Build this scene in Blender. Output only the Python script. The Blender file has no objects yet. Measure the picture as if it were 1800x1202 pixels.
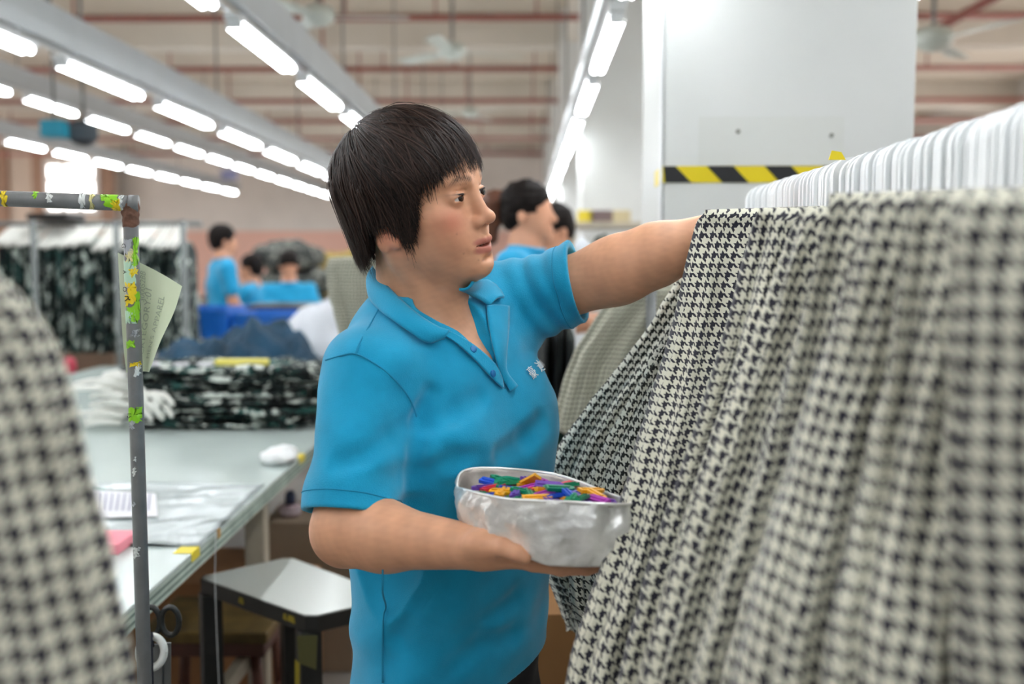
import bpy, bmesh, math, random
import numpy as np
from mathutils import Vector, Matrix

# ---------------------------------------------------------------- camera
SC = bpy.context.scene
COL = SC.collection
FPX = 1800.0                       # focal length in pixels of the 1800 px frame
CAM = np.array([0.0, 0.0, 1.37])
YAW, PITCH = math.atan(25 / FPX), math.atan(146 / FPX)
cam_d = bpy.data.cameras.new('camera')
cam_d.sensor_width = 36.0
cam_d.lens = 36.0 * FPX / 1800.0
cam_d.clip_start = 0.05
cam_d.clip_end = 200
cam_d.dof.use_dof = True
cam_d.dof.focus_distance = 1.44
cam_d.dof.aperture_fstop = 2.5
cam = bpy.data.objects.new('camera', cam_d)
cam.location = CAM
cam.rotation_euler = (math.pi / 2 - PITCH, 0, YAW)
COL.objects.link(cam)
SC.camera = cam
_R = np.array(cam.rotation_euler.to_matrix())
C_R, C_U, C_F = _R[:, 0], _R[:, 1], -_R[:, 2]

# ---------------------------------------------------------------- world, exposure
world = bpy.data.worlds.new('daylight')
SC.world = world
world.use_nodes = True
world.node_tree.nodes['Background'].inputs[0].default_value = (0.93, 0.96, 1.0, 1)
world.node_tree.nodes['Background'].inputs[1].default_value = 0.28
SC.view_settings.view_transform = 'Standard'
SC.view_settings.look = 'None'
SC.view_settings.exposure = 0.40
SC.view_settings.gamma = 1.0
SC.view_settings.use_curve_mapping = False
TUBE_POWER = 19.0

# ---------------------------------------------------------------- helpers
rng = random.Random(7)
nrg = np.random.default_rng(11)


def W(u, v, Y):
    """the point at depth Y that stands under pixel (u, v) of the photograph"""
    d = C_F + C_R * (u - 900) / FPX + C_U * (601 - v) / FPX
    return CAM + d * (Y / d[1])


def lin(h):
    h = h.lstrip('#')
    c = [int(h[i:i + 2], 16) / 255 for i in (0, 2, 4)]
    return [x / 12.92 if x <= 0.04045 else ((x + 0.055) / 1.055) ** 2.4 for x in c]


def tag(o, label=None, cat=None, group=None, kind=None):
    if label: o['label'] = label
    if cat: o['category'] = cat
    if group: o['group'] = group
    if kind: o['kind'] = kind
    return o


def thing(name, loc, label, cat, group=None, rz=0.0):
    o = bpy.data.objects.new(name, None)
    o.empty_display_size = 0.05
    o.location = loc
    o.rotation_euler = (0, 0, rz)
    COL.objects.link(o)
    return tag(o, label, cat, group)


def new_mesh(name, v, f, mat=None, smooth=False, uv=None, col=None):
    m = bpy.data.meshes.new(name)
    v = np.asarray(v, dtype=np.float32)
    if isinstance(f, np.ndarray):
        n, k = f.shape
        m.vertices.add(len(v)); m.vertices.foreach_set('co', v.ravel())
        m.loops.add(n * k); m.loops.foreach_set('vertex_index', f.astype(np.int32).ravel())
        m.polygons.add(n)
        m.polygons.foreach_set('loop_start', np.arange(0, n * k, k, dtype=np.int32))
        m.update(calc_edges=True)
        m.validate()
    else:
        m.from_pydata(v.tolist(), [], f)
    if smooth:
        m.polygons.foreach_set('use_smooth', np.ones(len(m.polygons), dtype=bool))
    if uv is not None:
        l = m.uv_layers.new(name='UVMap')
        vi = np.empty(len(m.loops), dtype=np.int32); m.loops.foreach_get('vertex_index', vi)
        l.data.foreach_set('uv', np.asarray(uv, dtype=np.float32)[vi].ravel())
    if col is not None:
        a = m.color_attributes.new('Col', 'FLOAT_COLOR', 'POINT')
        c4 = np.ones((len(v), 4), dtype=np.float32); c4[:, :3] = col
        a.data.foreach_set('color', c4.ravel())
    if mat: m.materials.append(mat)
    return m


def obj(name, mesh, parent=None, world=True):
    """link a mesh; mesh coordinates are world ones unless world=False"""
    o = bpy.data.objects.new(name, mesh)
    COL.objects.link(o)
    if parent is not None:
        o.parent = parent
        if world:
            o.matrix_parent_inverse = root_inv(parent)
    return o


def root_inv(p):
    M = Matrix.Identity(4)
    chain = []
    while p is not None:
        chain.append(p); p = p.parent
    for q in reversed(chain):
        M = M @ q.matrix_parent_inverse @ q.matrix_basis
    return M.inverted()


def ob(name, vf, mat, parent=None, smooth=False, world=True, uv=None):
    return obj(name, new_mesh(name, vf[0], vf[1], mat, smooth, uv), parent, world)


def joinvf(parts):
    V, F, n = [], [], 0
    for v, f in parts:
        v = np.asarray(v, float).reshape(-1, 3)
        V.append(v)
        F += [[i + n for i in q] for q in (f.tolist() if isinstance(f, np.ndarray) else f)]
        n += len(v)
    return np.vstack(V), F


_boxc = {}


def box(c, s, bev=0.0, R=None):
    """box with centre c, size s and chamfered edges"""
    key = (round(s[0], 5), round(s[1], 5), round(s[2], 5), round(bev, 5))
    if key not in _boxc:
        bm = bmesh.new()
        bmesh.ops.create_cube(bm, size=1.0)
        for v in bm.verts:
            v.co = (v.co.x * s[0], v.co.y * s[1], v.co.z * s[2])
        if bev > 0:
            bmesh.ops.bevel(bm, geom=bm.edges[:], offset=bev, segments=2, affect='EDGES', profile=0.5)
        bm.verts.index_update()
        _boxc[key] = (np.array([v.co[:] for v in bm.verts]), [[v.index for v in f.verts] for f in bm.faces])
        bm.free()
    v, f = _boxc[key]
    v = v.copy()
    if R is not None:
        v = v @ np.asarray(R).T
    return v + np.asarray(c, float), f


def rotz(a):
    c, s = math.cos(a), math.sin(a)
    return np.array([[c, -s, 0], [s, c, 0], [0, 0, 1.0]])


def rotx(a):
    c, s = math.cos(a), math.sin(a)
    return np.array([[1.0, 0, 0], [0, c, -s], [0, s, c]])


def roty(a):
    c, s = math.cos(a), math.sin(a)
    return np.array([[c, 0, s], [0, 1.0, 0], [-s, 0, c]])


def nrm(a):
    a = np.asarray(a, float)
    return a / (np.linalg.norm(a) + 1e-12)


def tube(path, r, n=10, cap=True, flat=1.0):
    """sweep a round section along a path; r a number or one per point"""
    P = np.asarray(path, float)
    m = len(P)
    r = np.full(m, r) if np.isscalar(r) else np.asarray(r, float)
    T = np.gradient(P, axis=0)
    ref = np.array([0, 0, 1.0])
    V = []
    side = None
    for i in range(m):
        t = nrm(T[i])
        if side is None:
            if abs(t @ ref) > 0.95: ref = np.array([1.0, 0, 0])
            side = nrm(np.cross(t, ref))
        else:
            side = nrm(side - t * (side @ t))
        up = np.cross(side, t)
        for k in range(n):
            a = 2 * math.pi * k / n
            V.append(P[i] + r[i] * (math.cos(a) * side + flat * math.sin(a) * up))
    F = []
    for i in range(m - 1):
        for k in range(n):
            k2 = (k + 1) % n
            F.append([i * n + k, i * n + k2, (i + 1) * n + k2, (i + 1) * n + k])
    if cap:
        F.append([k for k in range(n)][::-1])
        F.append([(m - 1) * n + k for k in range(n)])
    return np.array(V), F


def prism(outline, axis_o, ax, ay, az, th):
    """extrude a 2-D outline lying on (ax, ay) by th along az, centred"""
    o = np.asarray(axis_o, float); ax, ay, az = map(lambda q: np.asarray(q, float), (ax, ay, az))
    n = len(outline)
    V = [o + p[0] * ax + p[1] * ay - az * th / 2 for p in outline] + [o + p[0] * ax + p[1] * ay + az * th / 2 for p in outline]
    F = [list(range(n))[::-1], list(range(n, 2 * n))] + [[i, (i + 1) % n, n + (i + 1) % n, n + i] for i in range(n)]
    return np.array(V), F


def lathe(prof, c, n=20, cap=True):
    """revolve (r, z) about the vertical through c"""
    V, F = [], []
    for r, z in prof:
        for k in range(n):
            a = 2 * math.pi * k / n
            V.append([c[0] + r * math.cos(a), c[1] + r * math.sin(a), c[2] + z])
    m = len(prof)
    for i in range(m - 1):
        for k in range(n):
            k2 = (k + 1) % n
            F.append([i * n + k, i * n + k2, (i + 1) * n + k2, (i + 1) * n + k])
    if cap:
        F.append(list(range(n))[::-1]); F.append([(m - 1) * n + k for k in range(n)])
    return np.array(V), F


def grid_faces(nr, nc, wrap=False):
    i, j = np.meshgrid(np.arange(nr - 1), np.arange(nc if wrap else nc - 1), indexing='ij')
    j2 = (j + 1) % nc
    return np.stack([i * nc + j, i * nc + j2, (i + 1) * nc + j2, (i + 1) * nc + j], -1).reshape(-1, 4)


def spline(pts, n):
    """Catmull-Rom through points, n samples"""
    P = np.asarray(pts, float)
    P = np.vstack([2 * P[0] - P[1], P, 2 * P[-1] - P[-2]])
    m = len(P) - 3
    t = np.linspace(0, m, n); i = np.minimum(t.astype(int), m - 1); f = (t - i)[:, None]
    a, b, c, d = P[i], P[i + 1], P[i + 2], P[i + 3]
    return 0.5 * (2 * b + (c - a) * f + (2 * a - 5 * b + 4 * c - d) * f ** 2 + (3 * b - 3 * c + d - a) * f ** 3)


class Wobble:
    """smooth pseudo-noise: a few sines in random directions"""
    def __init__(self, seed, freq, n=7):
        r = np.random.default_rng(seed)
        k = r.normal(size=(n, 3)); k /= np.linalg.norm(k, axis=1)[:, None]
        self.k = k * (freq * 2 * math.pi * r.uniform(0.6, 1.5, n))[:, None]
        self.p = r.uniform(0, 6.28, n); self.n = n

    def __call__(self, P):
        s = 0
        for i in range(self.n):
            s = s + np.sin(P @ self.k[i] + self.p[i])
        return s / math.sqrt(self.n)


# ---------------------------------------------------------------- materials
def mat(name, color, rough=0.6, metal=0.0, vary=0.0, scale=20.0, bump=0.0, bscale=60.0, spec=0.5, emis=None, es=0.0, coords='Object', sheen=0.0):
    m = bpy.data.materials.new(name)
    m.use_nodes = True
    nt = m.node_tree
    b = nt.nodes['Principled BSDF']
    c = lin(color) if isinstance(color, str) else color
    b.inputs['Base Color'].default_value = (*c, 1)
    b.inputs['Roughness'].default_value = rough
    b.inputs['Metallic'].default_value = metal
    b.inputs['Specular IOR Level'].default_value = spec
    if sheen: b.inputs['Sheen Weight'].default_value = sheen
    tc = None
    if vary or bump:
        tc = nt.nodes.new('ShaderNodeTexCoord')
    if vary:
        n = nt.nodes.new('ShaderNodeTexNoise')
        n.inputs['Scale'].default_value = scale; n.inputs['Detail'].default_value = 4
        nt.links.new(tc.outputs[coords], n.inputs['Vector'])
        r = nt.nodes.new('ShaderNodeValToRGB')
        r.color_ramp.elements[0].position = 0.3; r.color_ramp.elements[1].position = 0.7
        r.color_ramp.elements[0].color = (*[max(0, x * (1 - vary)) for x in c], 1)
        r.color_ramp.elements[1].color = (*[min(1, x * (1 + vary)) for x in c], 1)
        nt.links.new(n.outputs['Fac'], r.inputs['Fac'])
        nt.links.new(r.outputs['Color'], b.inputs['Base Color'])
    if bump:
        n = nt.nodes.new('ShaderNodeTexNoise')
        n.inputs['Scale'].default_value = bscale; n.inputs['Detail'].default_value = 3
        nt.links.new(tc.outputs[coords], n.inputs['Vector'])
        bn = nt.nodes.new('ShaderNodeBump')
        bn.inputs['Strength'].default_value = bump; bn.inputs['Distance'].default_value = 0.005
        nt.links.new(n.outputs['Fac'], bn.inputs['Height'])
        nt.links.new(bn.outputs['Normal'], b.inputs['Normal'])
    if emis:
        b.inputs['Emission Color'].default_value = (*(lin(emis) if isinstance(emis, str) else emis), 1)
        b.inputs['Emission Strength'].default_value = es
    return m


def nodes(m):
    return m.node_tree, m.node_tree.nodes['Principled BSDF']


def math_node(nt, op, a, b=None, c=None):
    n = nt.nodes.new('ShaderNodeMath'); n.operation = op
    for i, x in enumerate((a, b, c)):
        if x is None: continue
        if isinstance(x, (int, float)): n.inputs[i].default_value = x
        else: nt.links.new(x, n.inputs[i])
    return n.outputs[0]


def mix_col(nt, fac, c1, c2):
    n = nt.nodes.new('ShaderNodeMix'); n.data_type = 'RGBA'
    if isinstance(fac, (int, float)): n.inputs[0].default_value = fac
    else: nt.links.new(fac, n.inputs[0])
    for i, c in ((6, c1), (7, c2)):
        if isinstance(c, (tuple, list)): n.inputs[i].default_value = (*c[:3], 1)
        else: nt.links.new(c, n.inputs[i])
    return n.outputs[2]


def houndstooth(name, light, dark, period):
    m = mat(name, light, 0.85, sheen=0.2)
    nt, b = nodes(m)
    uv = nt.nodes.new('ShaderNodeUVMap'); uv.uv_map = 'UVMap'
    tc = nt.nodes.new('ShaderNodeTexCoord')
    wn = nt.nodes.new('ShaderNodeTexNoise'); wn.inputs['Scale'].default_value = 45; wn.inputs['Detail'].default_value = 1
    nt.links.new(tc.outputs['Object'], wn.inputs['Vector'])
    sx = nt.nodes.new('ShaderNodeSeparateXYZ'); nt.links.new(uv.outputs['UV'], sx.inputs[0])
    w = math_node(nt, 'MULTIPLY', math_node(nt, 'SUBTRACT', wn.outputs['Fac'], 0.5), 0.30)
    u = math_node(nt, 'ADD', math_node(nt, 'DIVIDE', sx.outputs['X'], period), w)
    v = math_node(nt, 'ADD', math_node(nt, 'DIVIDE', sx.outputs['Y'], period), w)
    A = math_node(nt, 'GREATER_THAN', math_node(nt, 'FRACT', u), 0.54)
    B = math_node(nt, 'GREATER_THAN', math_node(nt, 'FRACT', v), 0.54)
    T = math_node(nt, 'GREATER_THAN', math_node(nt, 'FRACT', math_node(nt, 'MULTIPLY', math_node(nt, 'ADD', u, v), 2.0)), 0.5)
    # the yarn that lies on top: warp where T, weft elsewhere
    s = math_node(nt, 'ADD', math_node(nt, 'MULTIPLY', A, T), math_node(nt, 'MULTIPLY', B, math_node(nt, 'SUBTRACT', 1.0, T)))
    nt.links.new(mix_col(nt, s, lin(light), lin(dark)), b.inputs['Base Color'])
    return m


def print_fabric(name, cols, scale=9.0, stretch=(1, 1, 0.45), rough=0.85, coords='Object'):
    """dark fabric printed with irregular leaf-like patches"""
    m = mat(name, cols[0], rough)
    nt, b = nodes(m)
    tc = nt.nodes.new('ShaderNodeTexCoord')
    mp = nt.nodes.new('ShaderNodeMapping'); mp.inputs['Scale'].default_value = stretch
    nt.links.new(tc.outputs[coords], mp.inputs['Vector'])
    last = list(lin(cols[0]))
    for i, c in enumerate(cols[1:]):
        n = nt.nodes.new('ShaderNodeTexNoise'); n.noise_dimensions = '4D'
        n.inputs['W'].default_value = 3.1 * i + 0.7
        n.inputs['Scale'].default_value = scale * (1 + 0.35 * i); n.inputs['Detail'].default_value = 2.0
        n.inputs['Distortion'].default_value = 0.9
        nt.links.new(mp.outputs['Vector'], n.inputs['Vector'])
        g = math_node(nt, 'GREATER_THAN', n.outputs['Fac'], 0.57)
        last = mix_col(nt, g, last, lin(c))
    nt.links.new(last, b.inputs['Base Color'])
    return m
# ---------------------------------------------------------------- implicit surfaces
def smin(a, b, k):
    if k <= 0: return np.minimum(a, b)
    h = np.clip(0.5 + 0.5 * (b - a) / k, 0, 1)
    return b + (a - b) * h - k * h * (1 - h)


class Op:
    __slots__ = ('kind', 'k', 'f', 'c', 'R')

    def __init__(self, kind, k, f, c, R):
        self.kind, self.k, self.f, self.c, self.R = kind, k, f, (None if c is None else np.asarray(c, float)), R


class Body:
    """an ordered list of smooth unions, cuts and ripples"""
    def __init__(self): self.ops = []

    def copy(self):
        b = Body(); b.ops = list(self.ops); return b

    def cone(self, a, b, ra, rb, k=0.02, kind='u', flat=None):
        a = np.asarray(a, float); b = np.asarray(b, float); ab = b - a; L2 = ab @ ab + 1e-12

        def f(P):
            q = P - a
            t = np.clip((q @ ab) / L2, 0, 1)
            w = q - t[..., None] * ab
            if flat is not None:      # flat = (direction, factor): squash the section along a direction
                n, s = flat
                w = w + (w @ n)[..., None] * n * (1 / s - 1)
                return (np.sqrt((w * w).sum(-1)) - (ra + t * (rb - ra))) * min(1, s)
            return np.sqrt((w * w).sum(-1)) - (ra + t * (rb - ra))
        self.ops.append(Op(kind, k, f, (a + b) / 2, math.sqrt(L2) / 2 + max(ra, rb)))
        return self

    def ell(self, c, r, R=None, k=0.02, kind='u'):
        c = np.asarray(c, float); r = np.asarray(r, float)

        def f(P):
            q = P - c
            if R is not None: q = q @ R
            k0 = np.sqrt(((q / r) ** 2).sum(-1)); k1 = np.sqrt(((q / r ** 2) ** 2).sum(-1)) + 1e-9
            return np.where(k0 < 1e-3, -r.min(), k0 * (k0 - 1) / k1)
        self.ops.append(Op(kind, k, f, c, r.max()))
        return self

    def ball(self, c, r, k=0.02, kind='u'): return self.ell(c, (r, r, r), None, k, kind)

    def plane(self, c, n, k=0.0):
        """cut away the side the normal points to"""
        c = np.asarray(c, float); n = nrm(n)
        self.ops.append(Op('p', k, lambda P: (P - c) @ n, None, 0)); return self

    def fn(self, f): self.ops.append(Op('d', 0, f, None, 0)); return self

    def custom(self, f, c, R, k=0.0, kind='u'): self.ops.append(Op(kind, k, f, c, R)); return self

    def eval(self, P, cen, rad):
        D = np.full(P.shape[:-1], 0.5)
        for o in self.ops:
            if o.c is None:
                v = o.f(P)
                D = D + v if o.kind == 'd' else -smin(-D, -v, o.k)
                continue
            sel = np.sqrt(((cen - o.c) ** 2).sum(-1)) < o.R + rad + 0.03 + o.k * 4.0
            if not sel.any(): continue
            v = o.f(P[sel])
            D[sel] = smin(D[sel], v, o.k) if o.kind == 'u' else -smin(-D[sel], v, o.k)
        return D

    def at(self, p):
        p = np.asarray(p, float).reshape(-1, 1, 3)
        return self.eval(p, p[:, 0], 0.0)[:, 0]

    def normal(self, p, e=0.002):
        p = np.asarray(p, float).reshape(-1, 3)
        g = np.stack([self.at(p + e * np.eye(3)[i]) - self.at(p - e * np.eye(3)[i]) for i in range(3)], -1)
        return g / (np.linalg.norm(g, axis=1)[:, None] + 1e-9)

    def push(self, p, off=0.0, it=8):
        """move points onto the surface (plus an offset)"""
        p = np.asarray(p, float).reshape(-1, 3).copy()
        for _ in range(it):
            p -= (self.at(p) - off)[:, None] * self.normal(p) * 0.9
        return p

    def hit(self, u, v, off=0.0, start=0.9):
        """first surface point along the sight line of a pixel"""
        d = W(u, v, 1.0) - CAM; d /= np.linalg.norm(d)
        t = start
        for _ in range(90):
            s = float(self.at(CAM + d * t)[0])
            if s < 0.0006 or t > 2.4: break
            t += min(max(s * 0.7, 0.0008), 0.05)
        p = CAM + d * t
        return p + (self.normal(p)[0] * off if off else 0)

    def mesh(self, lo, hi, h, B=8):
        lo = np.asarray(lo, float); hi = np.asarray(hi, float)
        nb = np.ceil((hi - lo) / (B * h)).astype(int)
        bi = np.stack(np.meshgrid(*[np.arange(n) for n in nb], indexing='ij'), -1).reshape(-1, 3)
        cen = lo + (bi + 0.5) * B * h
        rad = B * h * 0.87
        act = np.abs(self.eval(cen[:, None, :], cen, 0.0)[:, 0]) < rad * 1.9 + 0.004
        bi, cen = bi[act], cen[act]
        g = np.arange(B + 1)
        off = np.stack(np.meshgrid(g, g, g, indexing='ij'), -1).reshape(-1, 3)
        N = nb * B + 2
        keys, pos, quads = [], [], []
        corner = [(i, j, k) for i in (0, 1) for j in (0, 1) for k in (0, 1)]
        edges = [(a, b) for a in range(8) for b in range(a + 1, 8) if sum(x != y for x, y in zip(corner[a], corner[b])) == 1]
        key = lambda G: (G[:, 0] * N[1] + G[:, 1]) * N[2] + G[:, 2]
        for s in range(0, len(bi), 900):
            b0 = bi[s:s + 900] * B; cc = cen[s:s + 900]
            P = lo + (b0[:, None, :] + off) * h
            D = self.eval(P, cc, rad).reshape(len(b0), B + 1, B + 1, B + 1)
            D = np.where(np.abs(D) < 1e-9, 1e-9, D)
            I = D < 0
            cs = np.zeros((len(b0), B, B, B), dtype=np.int8)
            for (i, j, k) in corner: cs += I[:, i:B + i, j:B + j, k:B + k]
            n, x, y, z = np.nonzero((cs > 0) & (cs < 8))
            cv = np.stack([D[n, x + i, y + j, z + k] for (i, j, k) in corner], -1)
            acc = np.zeros((len(n), 3)); cnt = np.zeros(len(n))
            for a, b in edges:
                va, vb = cv[:, a], cv[:, b]
                m = (va < 0) != (vb < 0)
                t = np.where(m, va / np.where(m, va - vb, 1), 0)
                pa, pb = np.array(corner[a], float), np.array(corner[b], float)
                acc += np.where(m[:, None], pa + t[:, None] * (pb - pa), 0); cnt += m
            G = b0[n] + np.stack([x, y, z], -1)
            keys.append(key(G)); pos.append(lo + (G + acc / cnt[:, None]) * h)
            for ax in range(3):
                sl0 = (slice(None),) + tuple(slice(0, B) for _ in range(3))
                sl1 = (slice(None),) + tuple(slice(1, B + 1) if q == ax else slice(0, B) for q in range(3))
                n, x, y, z = np.nonzero(I[sl0] != I[sl1])
                G = b0[n] + np.stack([x, y, z], -1)
                o1, o2 = np.zeros(3, int), np.zeros(3, int)
                o1[(ax + 1) % 3] = 1; o2[(ax + 2) % 3] = 1
                q = np.stack([key(G - o1 - o2), key(G - o2), key(G), key(G - o1)], -1)
                fl = I[n, x, y, z]
                q[~fl] = q[~fl][:, ::-1]
                quads.append(q)
        keys = np.concatenate(keys); pos = np.concatenate(pos); quads = np.concatenate(quads)
        o = np.argsort(keys); keys, pos = keys[o], pos[o]
        ix = np.clip(np.searchsorted(keys, quads), 0, len(keys) - 1)
        ok = (keys[ix] == quads).all(1)
        return pos, ix[ok]


def relax(v, f, it=1, w=0.5):
    """light smoothing of an extracted surface"""
    for _ in range(it):
        s = np.zeros_like(v); c = np.zeros(len(v))
        for a, b in ((0, 1), (1, 2), (2, 3), (3, 0)):
            np.add.at(s, f[:, a], v[f[:, b]]); np.add.at(c, f[:, a], 1)
            np.add.at(s, f[:, b], v[f[:, a]]); np.add.at(c, f[:, b], 1)
        v = v + w * (s / np.maximum(c, 1)[:, None] - v)
    return v
# ---------------------------------------------------------------- the hall
CEIL, XL, XR, YB, YF = 4.25, -14.5, 8.0, 27.0, -7.0
m_wall = mat('wall_paint', '#e9e4de', 0.8, vary=0.05, scale=1.2)
m_pink = mat('wall_pink', '#f0c4b4', 0.7, vary=0.05, scale=1.0)
m_ceil = mat('ceiling_plaster', '#d6cbbb', 0.9, vary=0.06, scale=0.8)
m_beam = mat('beam_paint', '#ddd6ca', 0.85, vary=0.05, scale=1.5)
m_floor = mat('floor_concrete', '#8f8a84', 0.55, vary=0.18, scale=2.2, bump=0.05)
m_pillar = mat('pillar_paint', '#dfe1de', 0.5, vary=0.03, scale=2.5, bump=0.02, bscale=9)
m_red = mat('red_pipe_paint', '#96584e', 0.45, vary=0.12, scale=6)
m_white = mat('white_enamel', '#e6e9ea', 0.4)
m_greymet = mat('tray_grey_metal', '#b4b9bb', 0.45, metal=0.0, vary=0.05, scale=3)
m_black = mat('black_plastic', '#17181a', 0.5)
m_yellow = mat('yellow_tape', '#e6cf00', 0.4)
m_glass = mat('window_light', '#ffffff', 0.3, emis='#fbf4f0', es=5.0)
m_wood = mat('plain_wood', '#9a7350', 0.6, vary=0.25, scale=6)
m_brown = mat('brown_door', '#a98b78', 0.7, vary=0.1, scale=3)

tag(ob('floor', box(((XL + XR) / 2, (YB + YF) / 2, -0.05), (XR - XL, YB - YF, 0.1)), m_floor), kind='structure')
tag(ob('ceiling', box(((XL + XR) / 2, (YB + YF) / 2, CEIL + 0.06), (XR - XL, YB - YF, 0.12)), m_ceil), kind='structure')
wb = tag(ob('wall_back', box(((XL + XR) / 2, YB + 0.1, CEIL / 2), (XR - XL, 0.2, CEIL)), m_wall), kind='structure')
ob('wainscot', box(((XL + XR) / 2, YB - 0.012, 1.05), (XR - XL, 0.02, 2.1)), m_pink, wb)
wl = tag(ob('wall_left', box((XL - 0.1, (YB + YF) / 2, CEIL / 2), (0.2, YB - YF, CEIL)), m_wall), kind='structure')
ob('wainscot', box((XL + 0.012, (YB + YF) / 2, 1.05), (0.02, YB - YF, 2.1)), m_pink, wl)
tag(ob('wall_right', box((XR + 0.1, (YB + YF) / 2, CEIL / 2), (0.2, YB - YF, CEIL)), m_wall), kind='structure')

# concrete cross beams below the ceiling, one over every second pipe
for i, y in enumerate((7.6, 12.4, 17.2, 22.0)):
    tag(ob('trim_%d' % (i + 1), box(((XL + XR) / 2, y, CEIL - 0.2), (XR - XL, 0.3, 0.4), 0.01), m_beam), kind='structure')
tag(ob('trim_5', box((0.62, 14.5, CEIL - 0.19), (0.34, 24.6, 0.38), 0.01), m_beam), kind='structure')

# windows with steel bars in the left part of the back wall
def window(n, x0, x1, z0, z1, y):
    w = tag(ob('window_%d' % n, box(((x0 + x1) / 2, y, (z0 + z1) / 2), (x1 - x0 + 0.16, 0.05, z1 - z0 + 0.16), 0.01), m_white), kind='structure')
    nx, nz = 3, 3
    for i in range(nx):
        for j in range(nz):
            dx, dz = (x1 - x0) / nx, (z1 - z0) / nz
            ob('pane', box((x0 + (i + 0.5) * dx, y - 0.03, z0 + (j + 0.5) * dz), (dx - 0.12, 0.02, dz - 0.12)), m_glass, w)
    return w

# a nearer partition on the left carries the bright window and a row of brown posts
PY = 26.5
xa, xb = W(-60, 400, PY)[0], W(205, 400, PY)[0]
tag(ob('wall_partition', box(((xa + xb) / 2, PY + 0.1, CEIL / 2), (xb - xa, 0.2, CEIL)), mat('partition_paint', '#d9cbbd', 0.8, vary=0.06, scale=1.1)), kind='structure')
window(1, W(86, 400, PY)[0], W(172, 400, PY)[0], W(0, 372, PY)[2], W(0, 288, PY)[2], PY - 0.02)
for i, (u0, u1) in enumerate(((-5, 20), (62, 80), (182, 204))):
    x0, x1 = W(u0, 400, PY)[0], W(u1, 400, PY)[0]
    tag(ob('trim_%d' % (6 + i), box(((x0 + x1) / 2, PY - 0.06, CEIL / 2), (x1 - x0, 0.1, CEIL), 0.01), m_brown), kind='structure')

# ---------------------------------------------------------------- square pillars
PX0, PX1 = W(1165, 400, 2.6)[0], W(1603, 400, 2.6)[0]
for i, y in enumerate((2.6, 7.35, 12.1, 16.85, 21.6)):
    p = tag(ob('pillar_%d' % (i + 1), box(((PX0 + PX1) / 2 + (0.05 if i else 0), y + 0.24, CEIL / 2), (PX1 - PX0, 0.48, CEIL), 0.008), m_pillar), kind='structure')
    if i > 0: continue
    z = W(0, 308, 2.6)[2] if i == 0 else 1.45
    tp = ob('hazard_tape', joinvf([box(((PX0 + PX1) / 2, y - 0.0012, z), (PX1 - PX0 + 0.004, 0.0016, 0.041)),
                                   box((PX0 - 0.0012, y + 0.08, z), (0.0016, 0.16, 0.041))]), m_yellow, p)
    s, tw = 0.066, 0.041
    k = 0
    x = PX0 - 0.02
    while x < PX1 - 0.03:
        a, b = max(x, PX0), min(x + s, PX1 - 0.04)
        out = [(max(x - 0.016 + 0.04, PX0), -tw / 2), (x + s + 0.024, -tw / 2), (x + s - 0.016, tw / 2), (max(x - 0.056 + 0.04, PX0), tw / 2)]
        ob('stripe', prism(out, (0, y - 0.0028, z), (1, 0, 0), (0, 0, 1), (0, 1, 0), 0.0012), m_black, tp)
        x += 2 * s + 0.012
    if i == 0:
        for (u, v) in ((1297, 231), (1461, 238)):
            q = W(u, v, y)
            ob('wall_plug', tube([q + [0, -0.006, 0], q + [0, 0.006, 0]], 0.0055, 12), mat('plug_grey', '#8d8e86', 0.6), p)
        q0, q1 = W(1228, 205, y), W(1482, 290, y)
        ob('patch', box(((q0[0] + q1[0]) / 2, y - 0.001, (q0[2] + q1[2]) / 2), (q1[0] - q0[0], 0.0014, q0[2] - q1[2])), mat('pillar_patch_paint', '#dddfda', 0.5), p)
        ob('corner_guard', box((PX0 - 0.004, y + 0.02, CEIL / 2), (0.004, 0.04, CEIL)), m_white, p)

# ---------------------------------------------------------------- ceiling pipes
ord_words = ['first', 'second', 'third', 'fourth', 'fifth', 'sixth', 'seventh', 'eighth', 'ninth', 'tenth', 'eleventh', 'twelfth', 'thirteenth', 'fourteenth', 'fifteenth', 'sixteenth', 'seventeenth', 'eighteenth', 'nineteenth', 'twentieth']

for i, y in enumerate((8.0, 10.35, 13.1, 15.7, 18.0, 20.5, 23.5)):
    z = CEIL - 0.5
    p = tag(ob('sprinkler_pipe', tube([(XL + 0.1, y, z), (XR - 0.1, y, z)], 0.036, 8, True), m_red, None, True),
            'red sprinkler pipe crossing the hall under the ceiling, %s from the front' % ord_words[i], 'pipe', 'red cross pipes')
    for x in (-10.5, -9, -7.5, -6, -4.5, -3.1, -1.8, -0.9, 0.1, 2.8, 5.0):
        ob('hanger_rod', tube([(x, y, z), (x, y, CEIL)], 0.012, 6), m_red, p)
for k, (x, lab) in enumerate(((-2.25, 'long red main pipe above the second lamp row from the pillar'), (4.05, 'long red main pipe to the right of the white pillar'))):
    p = tag(ob('main_pipe', tube([(x, 3.0, CEIL - 0.62), (x, 25.0, CEIL - 0.62)], 0.045, 8), m_red, None, True), lab, 'pipe')
    for y in (4.5, 6.8, 9.0, 11.5, 14):
        ob('hanger_rod', tube([(x, y, CEIL - 0.6), (x, y, CEIL)], 0.014, 6), m_red, p)

# ---------------------------------------------------------------- lamps
m_tube = mat('lamp_tube_glow', '#ffffff', 0.4, emis='#f6fbff', es=TUBE_POWER)
LZ = 2.30
HGT = LZ - CAM[2]
m_cord = mat('steel_rod', '#7d7d7a', 0.5)


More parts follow.
